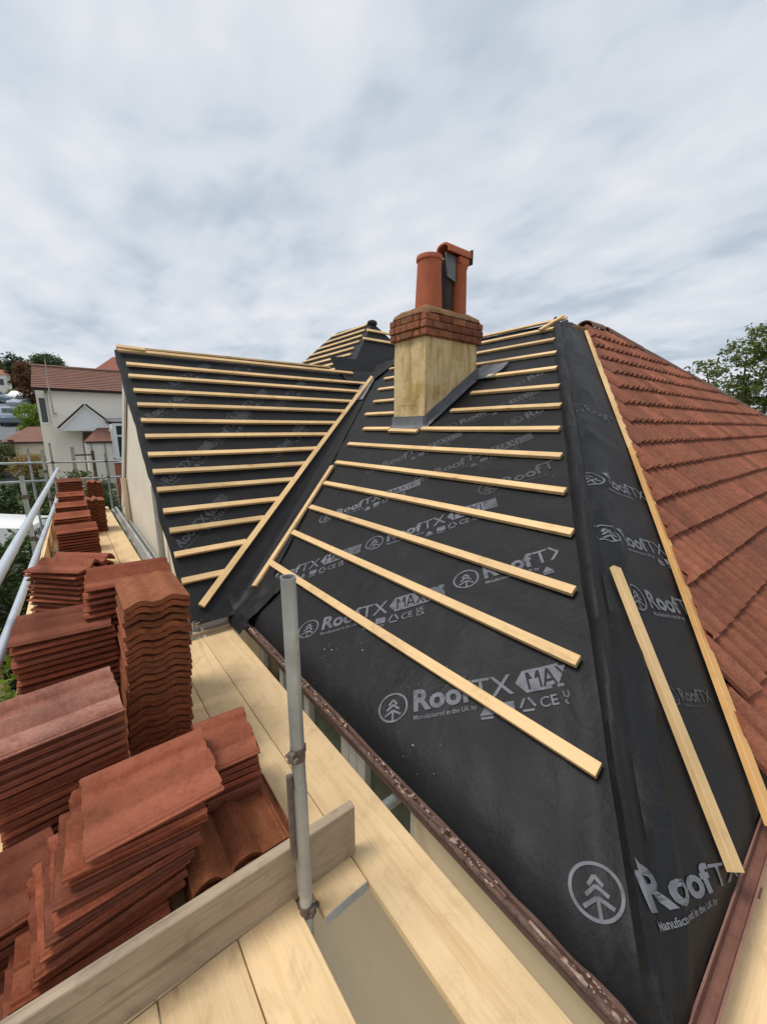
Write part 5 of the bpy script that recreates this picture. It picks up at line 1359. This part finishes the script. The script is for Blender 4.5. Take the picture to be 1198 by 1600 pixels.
gw = empty('garden_wall', (-2.9, 29.8, ground_z(0, 29.8)), 'low pale garden wall left of the garage', 'wall')
link('wall_panel', box_mesh(-1.6, 0.55, 0, 0.2, -0.2, 1.35), M['render_cream'], gw); link('coping', box_mesh(-1.65, 0.6, -0.04, 0.24, 1.352, 1.43), M['drain'], gw); link('pier', box_mesh(0.56, 0.78, -0.05, 0.25, -0.2, 1.55), M['brown_timber'], gw)
bl = empty('bollard', (-2.15, 38.5, ground_z(0, 38.5)), 'thin pale post at the kerb in front of the parked car', 'post')
link('shaft', box_mesh(-0.05, 0.05, -0.05, 0.05, 0, 1.3, 0.01), M['pavement'], bl); link('foot', box_mesh(-0.12, 0.12, -0.12, 0.12, 0, 0.22, 0.02), M['brown_timber'], bl)
# white cottage up the hill
wc = empty('cottage', (-7.2, 95, ground_z(0, 95)), 'small white cottage with orange roof up the hill', 'house')
zc_ = 0
link('wall', box_mesh(-3, 1.6, 0, 6, 0, 3.0), M['render_white'], wc)
bm = bmesh.new(); poly(bm, [(-3.3, -0.3, 2.95), (1.9, -0.3, 2.95), (1.2, 3, 4.0), (-3.3, 3, 4.0)]); poly(bm, [(1.9, -0.3, 2.95), (1.9, 6.3, 2.95), (1.2, 3, 4.0)]); poly(bm, [(1.9, 6.3, 2.95), (-3.3, 6.3, 2.95), (-3.3, 3, 4.0), (1.2, 3, 4.0)])
link('roof', finish(bm), simple('orange_tile_roof', (0.36, 0.14, 0.09), 0.85, 0, 0.2, 3, 0.2), wc)
f_ = link('window', box_mesh(-0.5, 0.5, -0.05, 0, -0.6, 0.6), M['white_frame'], wc, (0.3, -0.002, 1.7)); link('pane', box_mesh(-0.38, 0.38, -0.07, -0.055, -0.5, 0.5), M['glass_dark'], f_)

# ------------------------------------------------------------------ vehicles
def car(label, x, y, rz_, paint, group='cars parked along the street', van=False):
    e_ = empty('parked_car', (x, y, ground_z(x, y) + 0.03), label, 'car', group, rz_)
    e_.rotation_euler.x = math.atan(0.125)
    prof = [(-2.05, 0.35), (-2.1, 0.75), (-1.95, 0.95), (-1.1, 1.02), (-0.5, 1.42), (0.9, 1.46), (1.6, 1.02), (2.05, 0.95), (2.1, 0.5), (2.05, 0.32)]
    if van: prof = [(-2.3, 0.4), (-2.35, 0.9), (-2.0, 1.15), (-1.4, 1.25), (-0.9, 1.9), (2.3, 1.95), (2.38, 1.1), (2.35, 0.4)]
    bm = bmesh.new(); rings = []
    for xx, k in ((-0.86, 0.0), (-0.80, 0.02), (0.80, 0.02), (0.86, 0.0)):
        rings.append([bm.verts.new((xx * (0.84 if z > 1.1 else 1.0), yy, z + k)) for yy, z in prof])
    n = len(prof)
    for a, b in zip(rings, rings[1:]):
        for k in range(n): bm.faces.new((a[k], a[(k + 1) % n], b[(k + 1) % n], b[k]))
    bm.faces.new(rings[0]); bm.faces.new(rings[-1])
    link('body', finish(bm, 35), M[paint], e_)
    if not van:
        bm = bmesh.new(); poly(bm, [(-0.64, -1.02, 1.06), (0.64, -1.02, 1.06), (0.58, -0.56, 1.40), (-0.58, -0.56, 1.40)])
        for v in bm.verts: v.co += Vector((0, -0.025, 0.03))
        link('windscreen', finish(bm), M['glass_dark'], e_)
        for s in (-1, 1):
            bm = bmesh.new(); poly(bm, [(s * 0.80, -0.75, 1.08), (s * 0.80, 1.30, 1.08), (s * 0.735, 0.85, 1.40), (s * 0.735, -0.42, 1.38)])
            for v in bm.verts: v.co.x += s * 0.015
            link('side_window', finish(bm), M['glass_dark'], e_)
    else:
        bm = bmesh.new(); poly(bm, [(-0.66, -1.36, 1.33), (0.66, -1.36, 1.33), (0.6, -0.98, 1.84), (-0.6, -0.98, 1.84)])
        for v in bm.verts: v.co += Vector((0, -0.03, 0.03))
        link('windscreen', finish(bm), M['glass_dark'], e_)
    for s in (-1, 1):
        for yy in (-1.3, 1.3):
            bm = bmesh.new(); ring_tube(bm, [(s * 0.70, yy, 0.30), (s * 0.88, yy, 0.30)], 0.31, 14); link('wheel', finish(bm, 40), M['tyre'], e_)
        link('headlight', box_mesh(-0.16, 0.16, -0.03, 0.03, -0.07, 0.07, 0.02), M['white_frame'], e_, (s * 0.62, -2.06 if not van else -2.33, 0.76))
    return e_
car('blue grey car parked nose on in the street above the garage', -3.35, 50, R_(6), 'car_blue')
car('silver car parked at the kerb beyond the lime hedge', -2.75, 67, R_(-35), 'car_silver')
car('grey car parked across the street at the left frame edge', -6.3, 74, R_(20), 'car_blue')
car('white car at the kerb near the white cottage', -3.7, 76, R_(-30), 'car_white')
van_ = car('white van parked below the end rails of the scaffold', -1.75, 12.6, R_(75), 'car_white', 'vehicles in the drive', True)
van_['category'] = 'van'; van_.location.z = -3.95
